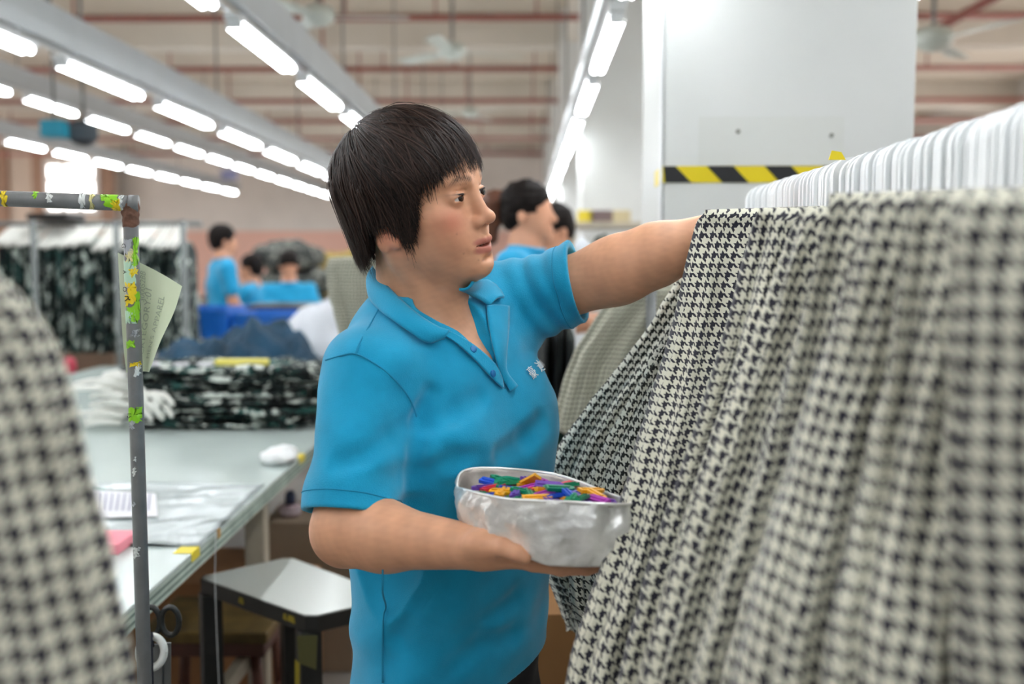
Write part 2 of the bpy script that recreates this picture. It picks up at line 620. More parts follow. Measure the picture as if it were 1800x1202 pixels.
def make_fixture():
    v1 = box((0, 0, 0.035), (0.075, 1.14, 0.03), 0.006)
    hs = new_mesh('housing', *v1, m_white)
    ec = new_mesh('end_cap', *box((0, 0, 0.004), (0.07, 0.03, 0.032), 0.004), m_white)
    tb = new_mesh('lamp_tube', *tube([(0, -0.51, 0), (0, 0.51, 0)], 0.0175, 8), m_tube, True)
    return hs, ec, tb


fx = make_fixture()


def fixture(x, y, z, label, group):
    t = thing('fluorescent_lamp', (x, y, z), label, 'lamp', group)
    obj('housing', fx[0], t, False)
    for s in (-1, 1):
        q = obj('lamp_tube', fx[2], t, False); q.location.x = s * 0.022
        q = obj('end_cap', fx[1], t, False); q.location.y = s * 0.527
    return t


rows = [  # x, first y, count, words for the row
    (0.295, -2.22, 20, 'row beside the white pillars'),
    (-1.31, -1.9, 18, 'row above the reaching woman'),
    (-2.43, -1.15, 18, 'row over the cutting table'),
    (-4.84, 0.59, 18, 'row just left of the table'),
    (-7.1, 3.24, 16, 'row farthest to the left'),
    (1.5, -2.0, 17, 'row added unseen right of the pillars'),  # added lamp row, out of sight behind the pillar, brightens the right side
]
PITCHY = 1.42
for ri, (x, y0, n, words) in enumerate(rows):
    PITCHY = 1.22 if ri == 0 else 1.42
    y1 = y0 + n * PITCHY
    LZ = (2.15, 2.41, 2.38, 2.91, 2.97, 2.4)[ri]
    rail = thing('lamp_rail', (x, y0 - 0.6, LZ + 0.05), 'long grey sheet metal rail carrying the lamp ' + words, 'rail', 'rails carrying the lamps')
    ob('channel', box((x + 0.02, (y0 + y1) / 2 - 0.6, LZ + 0.175), (0.05, y1 - y0, 0.19), 0.004), m_greymet, rail)
    ob('cable_pipe', tube([(x - 0.05, y0 - 0.6, LZ + 0.09), (x - 0.05, y1 - 0.6, LZ + 0.09)], 0.012, 6), m_white, rail)
    y = y0
    k = 0
    while y < y1 - 0.4:
        ob('drop_rod', tube([(x + 0.02, y + 0.7, LZ + 0.25), (x + 0.02, y + 0.7, CEIL)], 0.008, 6), m_cord, rail)
        y += PITCHY * 2
    for i in range(n):
        yy = y0 + i * PITCHY
        lamp_ = fixture(x, yy, LZ, 'fluorescent lamp, %s from the near end of the %s' % (ord_words[i], words), 'fluorescent lamps on rails')
        if ri == 0: lamp_.scale = (.7, .86, 1)
        for s in (-0.4, 0.4):
            ob('clamp', box((x + 0.005, yy + s, LZ + 0.066), (0.03, 0.02, 0.028)), m_white, rail)

# ---------------------------------------------------------------- ceiling fans
m_fan = mat('fan_pale_enamel', '#c9cfc6', 0.4)
for k, (u, v, y, lab) in enumerate(((795, 92, 8.6, 'white three blade ceiling fan above the woman, the larger one'), (826, 200, 13.6, 'white three blade ceiling fan farther back over the woman'),
                                    (560, 30, 7.2, 'white ceiling fan beside the lamp rail at the top'), (1640, 72, 6.2, 'dark ceiling fan below the red pipe right of the pillar'))):
    q = W(u, v, y)
    t = thing('ceiling_fan', (q[0], q[1], q[2]), lab, 'fan', 'ceiling fans')
    ob('motor', lathe([(0.02, 0.09), (0.09, 0.07), (0.12, 0.03), (0.11, -0.02), (0.05, -0.06), (0.01, -0.065)][::-1], q, 16), m_fan, t, True)
    ob('down_rod', tube([q + [0, 0, 0.08], (q[0], q[1], CEIL)], 0.014, 8), m_cord, t)
    for j in range(3):
        a = 0.35 + 0.9 * k + j * 2.094
        o = [(0.1, -0.03), (0.22, -0.06), (0.6, -0.075), (0.62, 0.06), (0.22, 0.05), (0.1, 0.03)]
        ax = np.array([math.cos(a), math.sin(a), 0]); ay = np.array([-math.sin(a), math.cos(a), 0.18])
        ob('blade', prism(o, q, ax, ay, (0, 0, 1), 0.01), m_fan, t)

# tall unseen windows added on both side walls, glowing to brighten the hall
for k, (x, sgn) in enumerate(((XL + 0.03, 1), (XR - 0.03, -1))):
    for j, y in enumerate((4.0, 8.8, 13.6, 18.4, 23.2)):
        w = tag(ob('window_%d' % (2 + k * 5 + j), box((x, y, 2.35), (0.06, 2.7, 1.9), 0.01), m_white), kind='structure')
        for a in range(3):
            for b in range(2):
                ob('pane', box((x + sgn * 0.035, y - 0.85 + 0.85 * a, 1.9 + 0.9 * b), (0.02, 0.78, 0.82)), m_glass, w)
# ---------------------------------------------------------------- the woman in the blue polo shirt
UP = np.array([0, 0, 1.0])


def frame(psi, pitch=0.0, roll=0.0):
    """columns: her left, forward, up"""
    s, c = math.sin(psi), math.cos(psi)
    F = np.array([s, -c, 0]); L = np.array([c, s, 0])
    F2 = F * math.cos(pitch) + UP * math.sin(pitch)
    U2 = UP * math.cos(pitch) - F * math.sin(pitch)
    U3 = U2 * math.cos(roll) - L * math.sin(roll)
    L3 = L * math.cos(roll) + U2 * math.sin(roll)
    return np.stack([L3, F2, U3], 1)


R = math.radians
HC = W(742, 352, 1.43)
HR = frame(R(63), R(5), R(11))
TR = frame(R(50))
TL, TF = TR[:, 0], TR[:, 1]
H = lambda l, f, u: HC + HR @ np.array([l, f, u])      # head point to world

NB = W(738, 560, 1.485)            # base of the neck
RS, RE, RW = W(648, 655, 1.375), W(612, 936, 1.295), W(838, 962, 1.22)
LS, LE, LW = W(892, 540, 1.60), W(1088, 474, 1.56), W(1262, 404, 1.53)


def torso(b, g=0.0):
    """trunk shared by skin and shirt; g lets the shirt stand off"""
    ch = np.array([-0.128, 1.495, 1.13])
    b.ell(ch, (0.150 + g, 0.108 + g, 0.17 + g), TR, 0.05)
    b.ell(ch + [0.0, 0, 0.05] - TF * 0.02, (0.140 + g, 0.085 + g, 0.11 + g), TR, 0.05)
    for s in (-1, 1):
        b.ell(ch + TL * (s * 0.068 + .006) + TF * 0.080 - UP * 0.022, (0.066 + g, 0.052 + g, 0.066 + g), TR, 0.05)
    b.ell(ch + TL * .105 + TF * .045 + UP * .03, (.045 + g, .045 + g, .06 + g), TR, .05)
    b.cone(NB - UP * .01, NB + TF * .058 - UP * .075, .048 + max(g, 0), .040 + max(g, 0), .05)
    b.cone(RS + TL * 0.02, NB - UP * 0.035, 0.050 + g, 0.062 + g, 0.05)
    b.cone(LS - TL * 0.02, NB - UP * 0.035, 0.050 + g, 0.062 + g, 0.05)
    return b


def head(b):
    def E(l, f, u, r, k=0.02, kind='u', rot=None, both=False):
        for s in ((-1, 1) if both else (1,)):
            Rm = HR if rot is None else HR @ rot(s)
            b.ell(H(l * s, f, u), r, Rm, k, kind)

    def Cn(a, c, ra, rb, k=0.01, kind='u', both=False):
        for s in ((-1, 1) if both else (1,)):
            b.cone(H(a[0] * s, a[1], a[2]), H(c[0] * s, c[1], c[2]), ra, rb, k, kind)
    E(0, -.014, .035, (.073, .090, .080))
    E(0, .022, -.032, (.058, .060, .076), .03)
    E(0, .044, .042, (.056, .042, .044), .025)
    Cn((.049, -.004, -.058), (.013, .064, -.094), .016, .014, .03, both=True)
    E(.043, .044, -.024, (.022, .026, .018), .02, both=True)
    E(.036, .046, -.052, (.024, .026, .028), .02, both=True)
    E(0, .076, -.097, (.017, .013, .014), .018)
    E(0, .062, -.062, (.028, .026, .028), .02)
    Cn((.013, .082, .018), (.042, .067, .022), .006, .005, .014, both=True)           # brow ridge
    E(.030, .096, -.001, (.019, .014, .0125), .012, 's', both=True)                     # socket
    Cn((0, .079, .010), (0, .0925, -.028), .0075, .0085, .011)                          # nose bridge
    E(0, .0985, -.034, (.0105, .0105, .0095), .007)                                     # nose tip
    E(.0120, .0875, -.0385, (.0068, .0100, .0072), .007, both=True)                     # wings
    E(.0062, .0945, -.0450, (.0035, .0055, .0042), .003, 's', both=True)                # nostrils
    Cn((0, .0885, -.046), (0, .0905, -.058), .0035, .004, .006)
    E(.0308, .0675, -.0005, (.0165, .0150, .0135), .005, both=True)                     # lids
    tilt = lambda s: roty(0.17 * s)
    E(.0312, .0850, -.0018, (.0160, .0130, .0030), .0010, 's', rot=tilt, both=True)     # eye opening
    Cn((.019, .0805, .0075), (.043, .0745, .0080), .0011, .0009, .003, 's', both=True)  # lid crease
    # lips
    Cn((.0265, .0750, -.0700), (.0080, .0890, -.0628), .0026, .0044, .005, both=True)
    Cn((.0080, .0890, -.0628), (0, .0885, -.0635), .0044, .0040, .004, both=True)
    Cn((.0250, .0750, -.0722), (0, .0862, -.0772), .0032, .0060, .006, both=True)
    E(0, .0900, -.0702, (.0235, .0150, .0018), .0015, 's')
    E(0, .0900, -.0895, (.014, .008, .0035), .008, 's')                                  # below the lower lip
    # ears
    er = lambda s: rotz(-0.35 * s) @ rotx(-0.15)
    E(.0715, -.016, -.020, (.0065, .0185, .0315), .006, rot=er, both=True)
    E(.0790, -.012, -.018, (.0050, .0115, .0200), .003, 's', rot=er, both=True)
    E(.0730, -.006, -.046, (.0055, .0085, .0095), .006, rot=er, both=True)
    Cn((.073, -.001, -.026), (.073, -.001, -.034), .0038, .0034, .004, both=True)
    # neck
    b.cone(H(0, -.028, -.055), NB - TF * 0.01, .052, .056, .03)
    b.cone(H(0, .030, -.085), NB + TF * 0.030, .030, .040, .035)
    b.cone(H(-.058, -.030, -.045), NB + TF * 0.062 - TL * .008, .011, .009, .018)
    b.cone(H(.058, -.030, -.045), NB + TF * 0.062 + TL * .008, .011, .009, .018)


def finger(b, pts, r0, r1, k=0.004):
    n = len(pts) - 1
    for i in range(n):
        ra, rb = r0 + (r1 - r0) * i / n, r0 + (r1 - r0) * (i + 1) / n
        b.cone(pts[i], pts[i + 1], ra, rb, k if i else 0.010)


skin = Body()
torso(skin, -.012)
skin.plane((0, 0, 1.02), (0, 0, -1))
_t = torso(Body(), .010)
VB = _t.hit(866, 634); VN = _t.normal(VB)[0]
skin.cone(NB + TF * .03 - UP * .03, VB - VN * .022, .040, .016, .035)
head(skin)
# right arm, bent, forearm level
skin.cone(RS, RE + UP * 0.012, .050, .042, .03)
mid = RE + (RW - RE) * 0.30
skin.cone(RE, mid, .0385, .0415, .035)
skin.cone(mid, RW, .0415, .0265, .02)
skin.ball(RE - UP * .006 - TF * .010, .034, .02)
# right hand, palm up below the box
hx = nrm(W(985, 968, 1.232) - RW)               # along the hand
hz = UP - hx * (hx @ UP); hz = nrm(hz)
hy = np.cross(hz, hx)                          # away from the camera
PR = np.stack([hx, hy, hz], 1)
Q = lambda a, c, e: RW + PR @ np.array([a, c, e])
skin.ell(Q(.012, .002, 0), (.03, .027, .021), PR, .015)
skin.ell(Q(.055, .004, -.008), (.052, .039, .0145), PR, .02)
skin.ell(W(858, 958, 1.198), (.030, .018, .0175), PR, .014)     # ball of the thumb
finger(skin, [W(852, 957, 1.20), W(884, 962, 1.178), W(908, 972, 1.168), W(922, 980, 1.165)], .0125, .0080)
for i, (c, ln) in enumerate(((-.026, .92), (-.006, 1.0), (.014, .95), (.032, .78))):
    finger(skin, [Q(.070, c * .9, -.009), Q(.100, c * 1.1, -.013), Q(.100 + .034 * ln, c * 1.2, -.011), Q(.100 + .062 * ln, c * 1.2, -.004)], .0105, .0075)
# left arm, reaching to the rack
skin.cone(LS, LE, .048, .046, .03)
lm = LE + (LW - LE) * 0.40
skin.cone(LE, lm, .0455, .0450, .035)
skin.cone(lm, LW, .0450, .0265, .02)
gx = nrm(W(1332, 380, 1.64) - LW)
gz = nrm(UP - gx * (gx @ UP)); gy = np.cross(gz, gx)
GR = np.stack([gx, gy, gz], 1)
G = lambda a, c, e: LW + GR @ np.array([a, c, e])
skin.ell(G(.045, 0, 0), (.05, .037, .0145), GR, .02)
for i, (c, ln) in enumerate(((-.027, .92), (-.008, 1.0), (.012, .95), (.030, .8))):
    finger(skin, [G(.070, c, .002), G(.098, c * 1.1, .006), G(.098 + .034 * ln, c * 1.1, -.004), G(.098 + .048 * ln, c * 1.1, -.026)], .0095, .0072)
finger(skin, [G(.02, -.030, -.006), G(.050, -.050, -.016), G(.078, -.050, -.026)], .012, .0085)

sv, sf = skin.mesh(np.minimum(np.minimum(RE, NB), HC) - [0.16, 0.18, 0.14], np.array([0.52, 1.80, 1.57]), 0.0017)
sv = relax(sv, sf, 1, 0.4)
# colouring of the skin itself: lips, cheeks, ears, brows, lash line
loc = (sv - HC) @ HR
al = np.abs(loc[:, 0])
base = np.array(lin('#d6a07e'))
colr = np.tile(base, (len(sv), 1))
wv = Wobble(3, 26)(sv) * 0.04 + Wobble(4, 90)(sv) * 0.025
colr *= (1 + wv)[:, None]


def blend(mask, c):
    global colr
    colr = colr * (1 - mask[:, None]) + np.array(lin(c)) * mask[:, None]


def gau(l, f, u, r):
    return np.exp(-(((al - l) / r[0]) ** 2 + ((loc[:, 1] - f) / r[1]) ** 2 + ((loc[:, 2] - u) / r[2]) ** 2))


onhead = loc[:, 2] > -.16
blend(np.clip(gau(.046, .062, -.030, (.022, .03, .018)) * .75, 0, 1), '#c4735c')
blend(np.clip(gau(.040, .060, -.062, (.024, .03, .018)) * .35, 0, 1), '#c07a62')
blend(np.clip(gau(0, .100, -.036, (.016, .016, .012)) * .35, 0, 1), '#c87f66')
blend(np.clip(gau(.075, -.014, -.030, (.012, .028, .04)) * .65, 0, 1), '#cf7a62')
lipy = np.where(loc[:, 2] > -.0705, (loc[:, 2] + .0650) / .0058, (loc[:, 2] + .0755) / .0068)
lipm = np.clip(1.5 - 1.3 * (lipy ** 2 + (al / .0265) ** 4 * 1.1), 0, 1) * (loc[:, 1] > .074) * (loc[:, 1] < .098)
blend(lipm * .85, '#b56a5e')
ey = (loc[:, 2] + .0012) / 1.0
lash = np.exp(-(((loc[:, 2] - .0030 - 0.10 * (al - .031)) / .0013) ** 2)) * np.exp(-((al - .0310) / .0125) ** 4) * (loc[:, 1] > .066) * (loc[:, 1] < .085)
blend(np.clip(lash * 1.2, 0, 1) * .9, '#2a1d18')
bz = .0205 + .004 * np.clip((al - .012) / .02, 0, 1) - .006 * np.clip((al - .032) / .014, 0, 1)
brow = np.exp(-((loc[:, 2] - bz) / .0042) ** 2) * np.clip((al - .010) / .006, 0, 1) * np.clip((.050 - al) / .012, 0, 1) * (loc[:, 1] > .05)
brow *= 0.65 + 0.35 * np.sin(sv @ np.array([1500., 900., -1100.]))
blend(np.clip(brow * 1.3, 0, 1) * .9, '#33241d')
for (l, u) in ((-.036, -.075), (-.046, -.047), (-.02, -.088)):
    blend(np.exp(-(((loc[:, 0] - l) / .0013) ** 2 + ((loc[:, 2] - u) / .0013) ** 2)) * (loc[:, 1] > .03) * .35, '#4a2c22')

m_skin = mat('skin', '#d6a07e', 0.48, bump=0.05, bscale=900, spec=0.4)
nt, bs = nodes(m_skin)
ca = nt.nodes.new('ShaderNodeVertexColor'); ca.layer_name = 'Col'
nt.links.new(ca.outputs['Color'], bs.inputs['Base Color'])
bs.inputs['Subsurface Weight'].default_value = 0.12
bs.inputs['Subsurface Radius'].default_value = (0.012, 0.005, 0.003)
bs.inputs['Subsurface Scale'].default_value = 0.5

woman = obj('person', new_mesh('person', sv, sf, m_skin, True, col=colr))
tag(woman, 'woman in a bright blue polo shirt holding a foil box and reaching to a rack', 'person')

# eyes
m_eye = mat('eye_white', '#d3cac2', 0.15)
m_iris = mat('iris_dark_brown', '#2a1710', 0.1)
m_pupil = mat('pupil_black', '#060505', 0.05)
for s in (-1, 1):
    c = H(.0308 * s, .0678, -.0012)
    look = nrm(HR @ np.array([0.02 * s, 1, 0.0]))
    bb = Body().ball(c, .0130)
    e = obj('eye', new_mesh('eye', *bb.mesh(c - .016, c + .016, .0012), m_eye, True), woman)
    ob('iris', tube([c + look * .0112, c + look * .0135], [.0062, .0052], 20), m_iris, e, True)
    ob('pupil', tube([c + look * .0128, c + look * .0139], [.0028, .0024], 14), m_pupil, e, True)
    pts = [H(s * (.0310 + .0135 * t), .0835 - .0085 * t * t - .004 * max(t, 0), .0032 + .0010 * t - .0028 * t * t) for t in np.linspace(-1, 1, 11)]
    ob('eyelashes', tube(pts, [.0004 + .0009 * (1 - abs(t)) for t in np.linspace(-1, 1, 11)], 6), mat('lash_black', '#1c1512', 0.6), woman, True)
ob('teeth', prism([(-.009, -.0035), (.009, -.0035), (.009, .0035), (-.009, .0035)], H(0, .0800, -.0690), HR[:, 0], HR[:, 2], HR[:, 1], .003), mat('teeth_white', '#efe9de', 0.2), woman)

# ---- hair: short, full, with a fringe
HA, HB, HCU = .0905, .1110, .1010
H0 = np.array([0, -.020, .030])


def hair_q(p):
    q = p - H0
    low = q[:, 2] < 0
    tz = np.clip(-q[:, 2], 0, .2)
    a = HA * (1 - 1.1 * tz); b = HB * (1 - 1.5 * tz)
    r_hi = np.sqrt((q[:, 0] / HA) ** 2 + (q[:, 1] / HB) ** 2 + (q[:, 2] / HCU) ** 2)
    r_lo = np.sqrt((q[:, 0] / a) ** 2 + (q[:, 1] / b) ** 2)
    return np.where(low, r_lo, r_hi), low


def hair_fix(p, lev):
    q, low = hair_q(p)
    s = lev / np.maximum(q, 1e-6)
    d = p - H0
    out = d * s[:, None]
    out[low, 2] = d[low, 2]
    return H0 + out


HEM_AZ = np.array([-180, -150, -125, -113, -108, -92, -84, -77, -70, -63, -56, -48, -30, -10, 10, 35, 50, 56, 66, 76, 84, 104, 112, 150, 180.])
HEM_U = np.array([-.070, -.068, -.064, -.054, -.020, -.014, -.018, -.028, -.044, -.050, -.022, .020, .034, .040, .040, .032, .010, -.045, -.055, -.04, -.012, -.012, -.054, -.068, -.070])


def grow(root_dir, lev, steps, ds, jit, swirl):
    """march strands over the hair volume from the crown to the hem"""
    n = len(root_dir)
    crown = np.array([-.012, -.062, .095])
    p = hair_fix(H0 + root_dir, lev)
    paths = [p.copy()]
    alive = np.ones(n, bool)
    for i in range(steps):
        rel = p - H0
        away = p - (H0 + crown)
        away /= np.linalg.norm(away, axis=1)[:, None] + 1e-9
        nn = rel / np.array([HA ** 2, HB ** 2, HCU ** 2]); nn /= np.linalg.norm(nn, axis=1)[:, None]
        g = np.clip(0.75 - rel[:, 2] / .085, 0.12, 2.2)
        v = away + np.array([0, 0, -1.0]) * g[:, None] + np.array([0, 0.12, 0]) * (rel[:, 1] > 0)[:, None] + swirl
        v -= (v * nn).sum(1)[:, None] * nn * (rel[:, 2] > 0)[:, None]
        v /= np.linalg.norm(v, axis=1)[:, None] + 1e-9
        az = np.degrees(np.arctan2(p[:, 0], p[:, 1] + .020))
        hem = np.interp(az, HEM_AZ, HEM_U) + jit
        alive &= p[:, 2] > hem
        st = np.where(alive, ds, 0.0)
        p = hair_fix(p + v * st[:, None], lev)
        paths.append(p.copy())
    return np.stack(paths, 1)


m_hair = mat('hair_dark_brown', '#241915', 0.5, spec=0.25)
nt, bs = nodes(m_hair)
hca = nt.nodes.new('ShaderNodeVertexColor'); hca.layer_name = 'Col'
nt.links.new(hca.outputs['Color'], bs.inputs['Base Color'])

# closed base under the strands
NAZ = 170
crown_ax = nrm(np.array([-.012, -.062, .095]))
e1 = nrm(np.cross(crown_ax, [1, 0, 0])); e2 = np.cross(crown_ax, e1)
a = np.linspace(0, 2 * math.pi, NAZ, endpoint=False)
rd = crown_ax * .09 + 0.006 * (np.cos(a)[:, None] * e1 + np.sin(a)[:, None] * e2)
bp = grow(rd, np.full(NAZ, .93), 64, .0046, nrg.uniform(0, .006, NAZ), 0)
bpw = HC + bp @ HR.T
bv = bpw.transpose(1, 0, 2).reshape(-1, 3)
bf = grid_faces(bp.shape[1], NAZ, True)
hair = obj('hair', new_mesh('hair', bv, bf, m_hair, True, col=np.tile(lin('#1c1411'), (len(bv), 1))), woman)

NS = 9000
dirs = nrg.normal(size=(NS * 3, 3)); dirs /= np.linalg.norm(dirs, axis=1)[:, None]
dirs = dirs[dirs @ crown_ax > 0.05][:NS]
dirs = np.vstack([dirs, (crown_ax + nrg.normal(size=(1500, 3)) * .18)])
dirs /= np.linalg.norm(dirs, axis=1)[:, None]
NS = len(dirs)
lev = .950 + .060 * nrg.random(NS) ** 0.8
lock = Wobble(21, 34)(dirs * .1)
fly = nrg.random(NS) < .018
lev += fly * nrg.uniform(.015, .055, NS)
lev += lock * .020 + Wobble(23, 70)(dirs * .1) * .006
jit = nrg.normal(size=NS) * .007 + lock * .009 + Wobble(24, 60)(dirs * .1) * .006
sw = (Wobble(22, 20)(dirs * .1) * .30)[:, None] * np.array([[0.5, 1.0, 0]]) + nrg.normal(size=(NS, 3)) * (.07 + .35 * fly[:, None])
sp = grow(dirs * .09, lev, 34, .0062, jit, sw)
step = np.linalg.norm(np.diff(sp, axis=1), axis=2)
ln = step.sum(1)
keep = ln > .02
sp, ln, lock = sp[keep], ln[keep], lock[keep]
NS, NT = sp.shape[0], 12
cum = np.concatenate([np.zeros((NS, 1)), np.cumsum(np.linalg.norm(np.diff(sp, axis=1), axis=2), 1)], 1)
rs = np.empty((NS, NT, 3))
for i in range(NS):
    t = np.linspace(0, cum[i, -1] * .999, NT)
    for c in range(3): rs[i, :, c] = np.interp(t, cum[i], sp[i, :, c])
tt = np.linspace(0, 1, NT)
nn = (rs - H0) / np.array([HA ** 2, HB ** 2, HCU ** 2]); nn /= np.linalg.norm(nn, axis=2)[:, :, None]
rs -= nn * (0.010 * np.clip(1 - tt / .18, 0, 1) ** 1.5)[None, :, None] * (nrg.random(NS) > .1)[:, None, None]
rs -= nn * (0.004 * np.clip((tt - .75) / .25, 0, 1) ** 2)[None, :, None] * nrg.uniform(-.8, 1.6, NS)[:, None, None]
tg = np.gradient(rs, axis=1); tg /= np.linalg.norm(tg, axis=2)[:, :, None] + 1e-9
sd = np.cross(tg, nn)
wd = nrg.uniform(.0005, .0013, NS)[:, None] * (1 - .85 * tt ** 3)[None]
v3 = np.stack([rs - sd * wd[:, :, None], rs + nn * wd[:, :, None] * .5, rs + sd * wd[:, :, None]], 2)
v3 = (HC + v3.reshape(-1, 3) @ HR.T)
i, j = np.meshgrid(np.arange(NS), np.arange(NT - 1), indexing='ij')
b0 = (i * NT + j) * 3
hf = np.concatenate([np.stack([b0 + k, b0 + k + 1, b0 + k + 4, b0 + k + 3], -1).reshape(-1, 4) for k in (0, 1)])
tone = np.clip(.85 + .45 * nrg.normal(size=NS) + .3 * lock, .25, 2.4)
warm = (nrg.random(NS) < .05) * 1.4
hc = np.array(lin('#291c17')) * (tone + warm)[:, None]
hc = np.repeat(hc, NT * 3, axis=0)
obj('strands', new_mesh('strands', v3, hf, m_hair, True, col=hc), hair)

# ---- polo shirt
sh = Body()
torso(sh, .010)
bel = np.array([-.116, 1.497, .95])
sh.ell(bel, (.158, .118, .20), TR, .07)
sh.ell(bel + [0.006, 0, -.20], (.168, .128, .22), TR, .06)
sh.ell(bel + TF * .03 - UP * .04, (.12, .10, .14), TR, .06)
# sleeves
rdir = nrm(RE - RS); ldir = nrm(LE - LS)
rh = RS + rdir * .192
lh = LS + ldir * .118
sh.cone(RS + UP * .004, RS + rdir * .26, .0585, .066, .035)
sh.cone(LS + UP * .002, LS + ldir * .20, .060, .070, .04)
# cloth ripples
wA, wB, wC = Wobble(31, 5.5), Wobble(32, 11), Wobble(33, 3.0)


def folds(P):
    d = .0030 * wA(P * [1, 1, 1.9]) + .0014 * wB(P * [1, 1, 2.2])
    s = (P - RS) @ rdir                                # drag lines from the near armpit
    d = d + .0022 * np.sin(P @ (TF * 95 + UP * 120)) * np.exp(-(((P - (RS + TF * .10 - UP * .10)) ** 2).sum(-1)) / .006)
    t = (P - LS) @ ldir                                # folds round the raised shoulder
    d = d + .0055 * np.sin(t * 190 + P[..., 2] * 45) * np.exp(-(((P - (LS + ldir * .055)) ** 2).sum(-1)) / .0040)
    return d


sh.fn(folds)
sil = W(735, 705, 1.42)


def crease(pp, r, k=.014, kind='s'):
    for i in range(len(pp) - 1):
        sh.cone(pp[i], pp[i + 1], r, r * .85, k, kind)


plain = sh.copy()
hitp = lambda u, v, o=0.0: plain.hit(u, v, o)
crease([hitp(738, 735, .002), hitp(733, 790, .002), hitp(724, 850, .002)], .0085)
crease([hitp(756, 690, .003), hitp(746, 715, .003), hitp(738, 742, .002)], .008)
crease([hitp(765, 745, .006), hitp(800, 728, .006), hitp(842, 700, .007)], .010, .02)
crease([hitp(745, 830, .004), hitp(790, 815, .005), hitp(840, 800, .007)], .009, .022)
crease([hitp(600, 815, .004), hitp(640, 800, .004), hitp(680, 770, .005)], .006, .02)
crease([hitp(700, 1120, .004), hitp(730, 1060, .005), hitp(770, 1030, .006)], .010, .02)
crease([hitp(860, 1090, .006), hitp(905, 1050, .006)], .010, .02)
crease([hitp(800, 1170, .006), hitp(850, 1130, .006), hitp(900, 1115, .006)], .010, .02)
crease([hitp(880, 800, .006), hitp(925, 770, .005), hitp(950, 740, .006)], .009, .02)
# openings
sh.custom(lambda P: np.maximum((P - rh) @ rdir * -1, np.sqrt(((P - RS - ((P - RS) @ rdir)[..., None] * rdir) ** 2).sum(-1)) - .12), rh + rdir * .1, .22, .002, 's')
sh.custom(lambda P: np.maximum((P - lh) @ nrm(ldir + UP * -.12) * -1, np.sqrt(((P - LS - ((P - LS) @ ldir)[..., None] * ldir) ** 2).sum(-1)) - .12), lh + ldir * .1, .22, .002, 's')
sh.cone(rh - rdir * .02, rh + rdir * .03, .052, .062, .003, 's')
sh.cone(lh - ldir * .03, lh + ldir * .03, .053, .057, .003, 's')
sh.plane((.03, 1.45, .795), (.42, 0, -1), .002)
sh.cone(NB + UP * .075 + TF * .015, NB + TF * .02 + UP * .01, .085, .052, .004, 's')
vb = plain.hit(866, 634)
sh.cone(plain.hit(826, 562), vb, .029, .0075, .004, 's')
sh.cone(plain.hit(758, 524), plain.hit(826, 562), .025, .029, .004, 's')
pv, pf = sh.mesh(np.array([-.42, 1.18, .62]), np.array([.17, 1.80, 1.42]), .0028)
pv = relax(pv, pf, 1, .5)
m_shirt = mat('shirt_blue_pique', '#129ac4', 0.85, vary=0.07, scale=25, bump=0.25, bscale=700, spec=0.25, sheen=0.25)
shirt = obj('polo_shirt', new_mesh('polo_shirt', pv, pf, m_shirt, True), woman)


def strip(name, A, B, th, mt, parent, n=40, m=8, lift=0.0, conf=None):
    """cloth leaf between two border curves, given thickness"""
    A, B = spline(A, n), spline(B, n)
    t = np.linspace(0, 1, m)
    Gd = A[:, None] * (1 - t)[None, :, None] + B[:, None] * t[None, :, None]
    if lift:
        c = np.cross(np.gradient(Gd, axis=0).reshape(-1, 3), np.gradient(Gd, axis=1).reshape(-1, 3)).reshape(Gd.shape)
        c /= np.linalg.norm(c, axis=2)[:, :, None] + 1e-9
        if (c * (CAM - Gd)).sum() < 0: c = -c
        Gd = Gd + c * (lift * np.sin(math.pi * t))[None, :, None]
    c = np.cross(np.gradient(Gd, axis=0).reshape(-1, 3), np.gradient(Gd, axis=1).reshape(-1, 3)).reshape(Gd.shape)
    c /= np.linalg.norm(c, axis=2)[:, :, None] + 1e-9
    if (c * (CAM - Gd)).sum() < 0: c = -c
    top = (Gd + c * th).reshape(-1, 3); bot = Gd.reshape(-1, 3)
    f = grid_faces(n, m)
    N = n * m
    edge = [i * m for i in range(n)] + [(n - 1) * m + j for j in range(1, m)] + [i * m + m - 1 for i in range(n - 2, -1, -1)] + [j for j in range(m - 2, 0, -1)]
    ef = [[edge[i], edge[(i + 1) % len(edge)], N + edge[(i + 1) % len(edge)], N + edge[i]] for i in range(len(edge))]
    return ob(name, (np.vstack([bot, top]), f.tolist() + [[q + N for q in r][::-1] for r in f.tolist()] + ef), mt, parent, True)


both = Body(); both.ops = skin.ops[:]
un = lambda u, v, o: (lambda a, b: a if np.linalg.norm(a - CAM) < np.linalg.norm(b - CAM) else b)(plain.hit(u, v, o), skin.hit(u, v, o))
m_coll = mat('collar_blue_rib', '#1499c2', 0.85, bump=0.2, bscale=500, spec=0.25, sheen=0.25)


def even(P):
    """iron out depth jumps along a border curve"""
    P = np.array(P); t = np.linspace(-1, 1, len(P))
    dep = np.polyval(np.polyfit(t, P[:, 1], 2), t)
    return CAM + (P - CAM) * (dep / P[:, 1])[:, None]


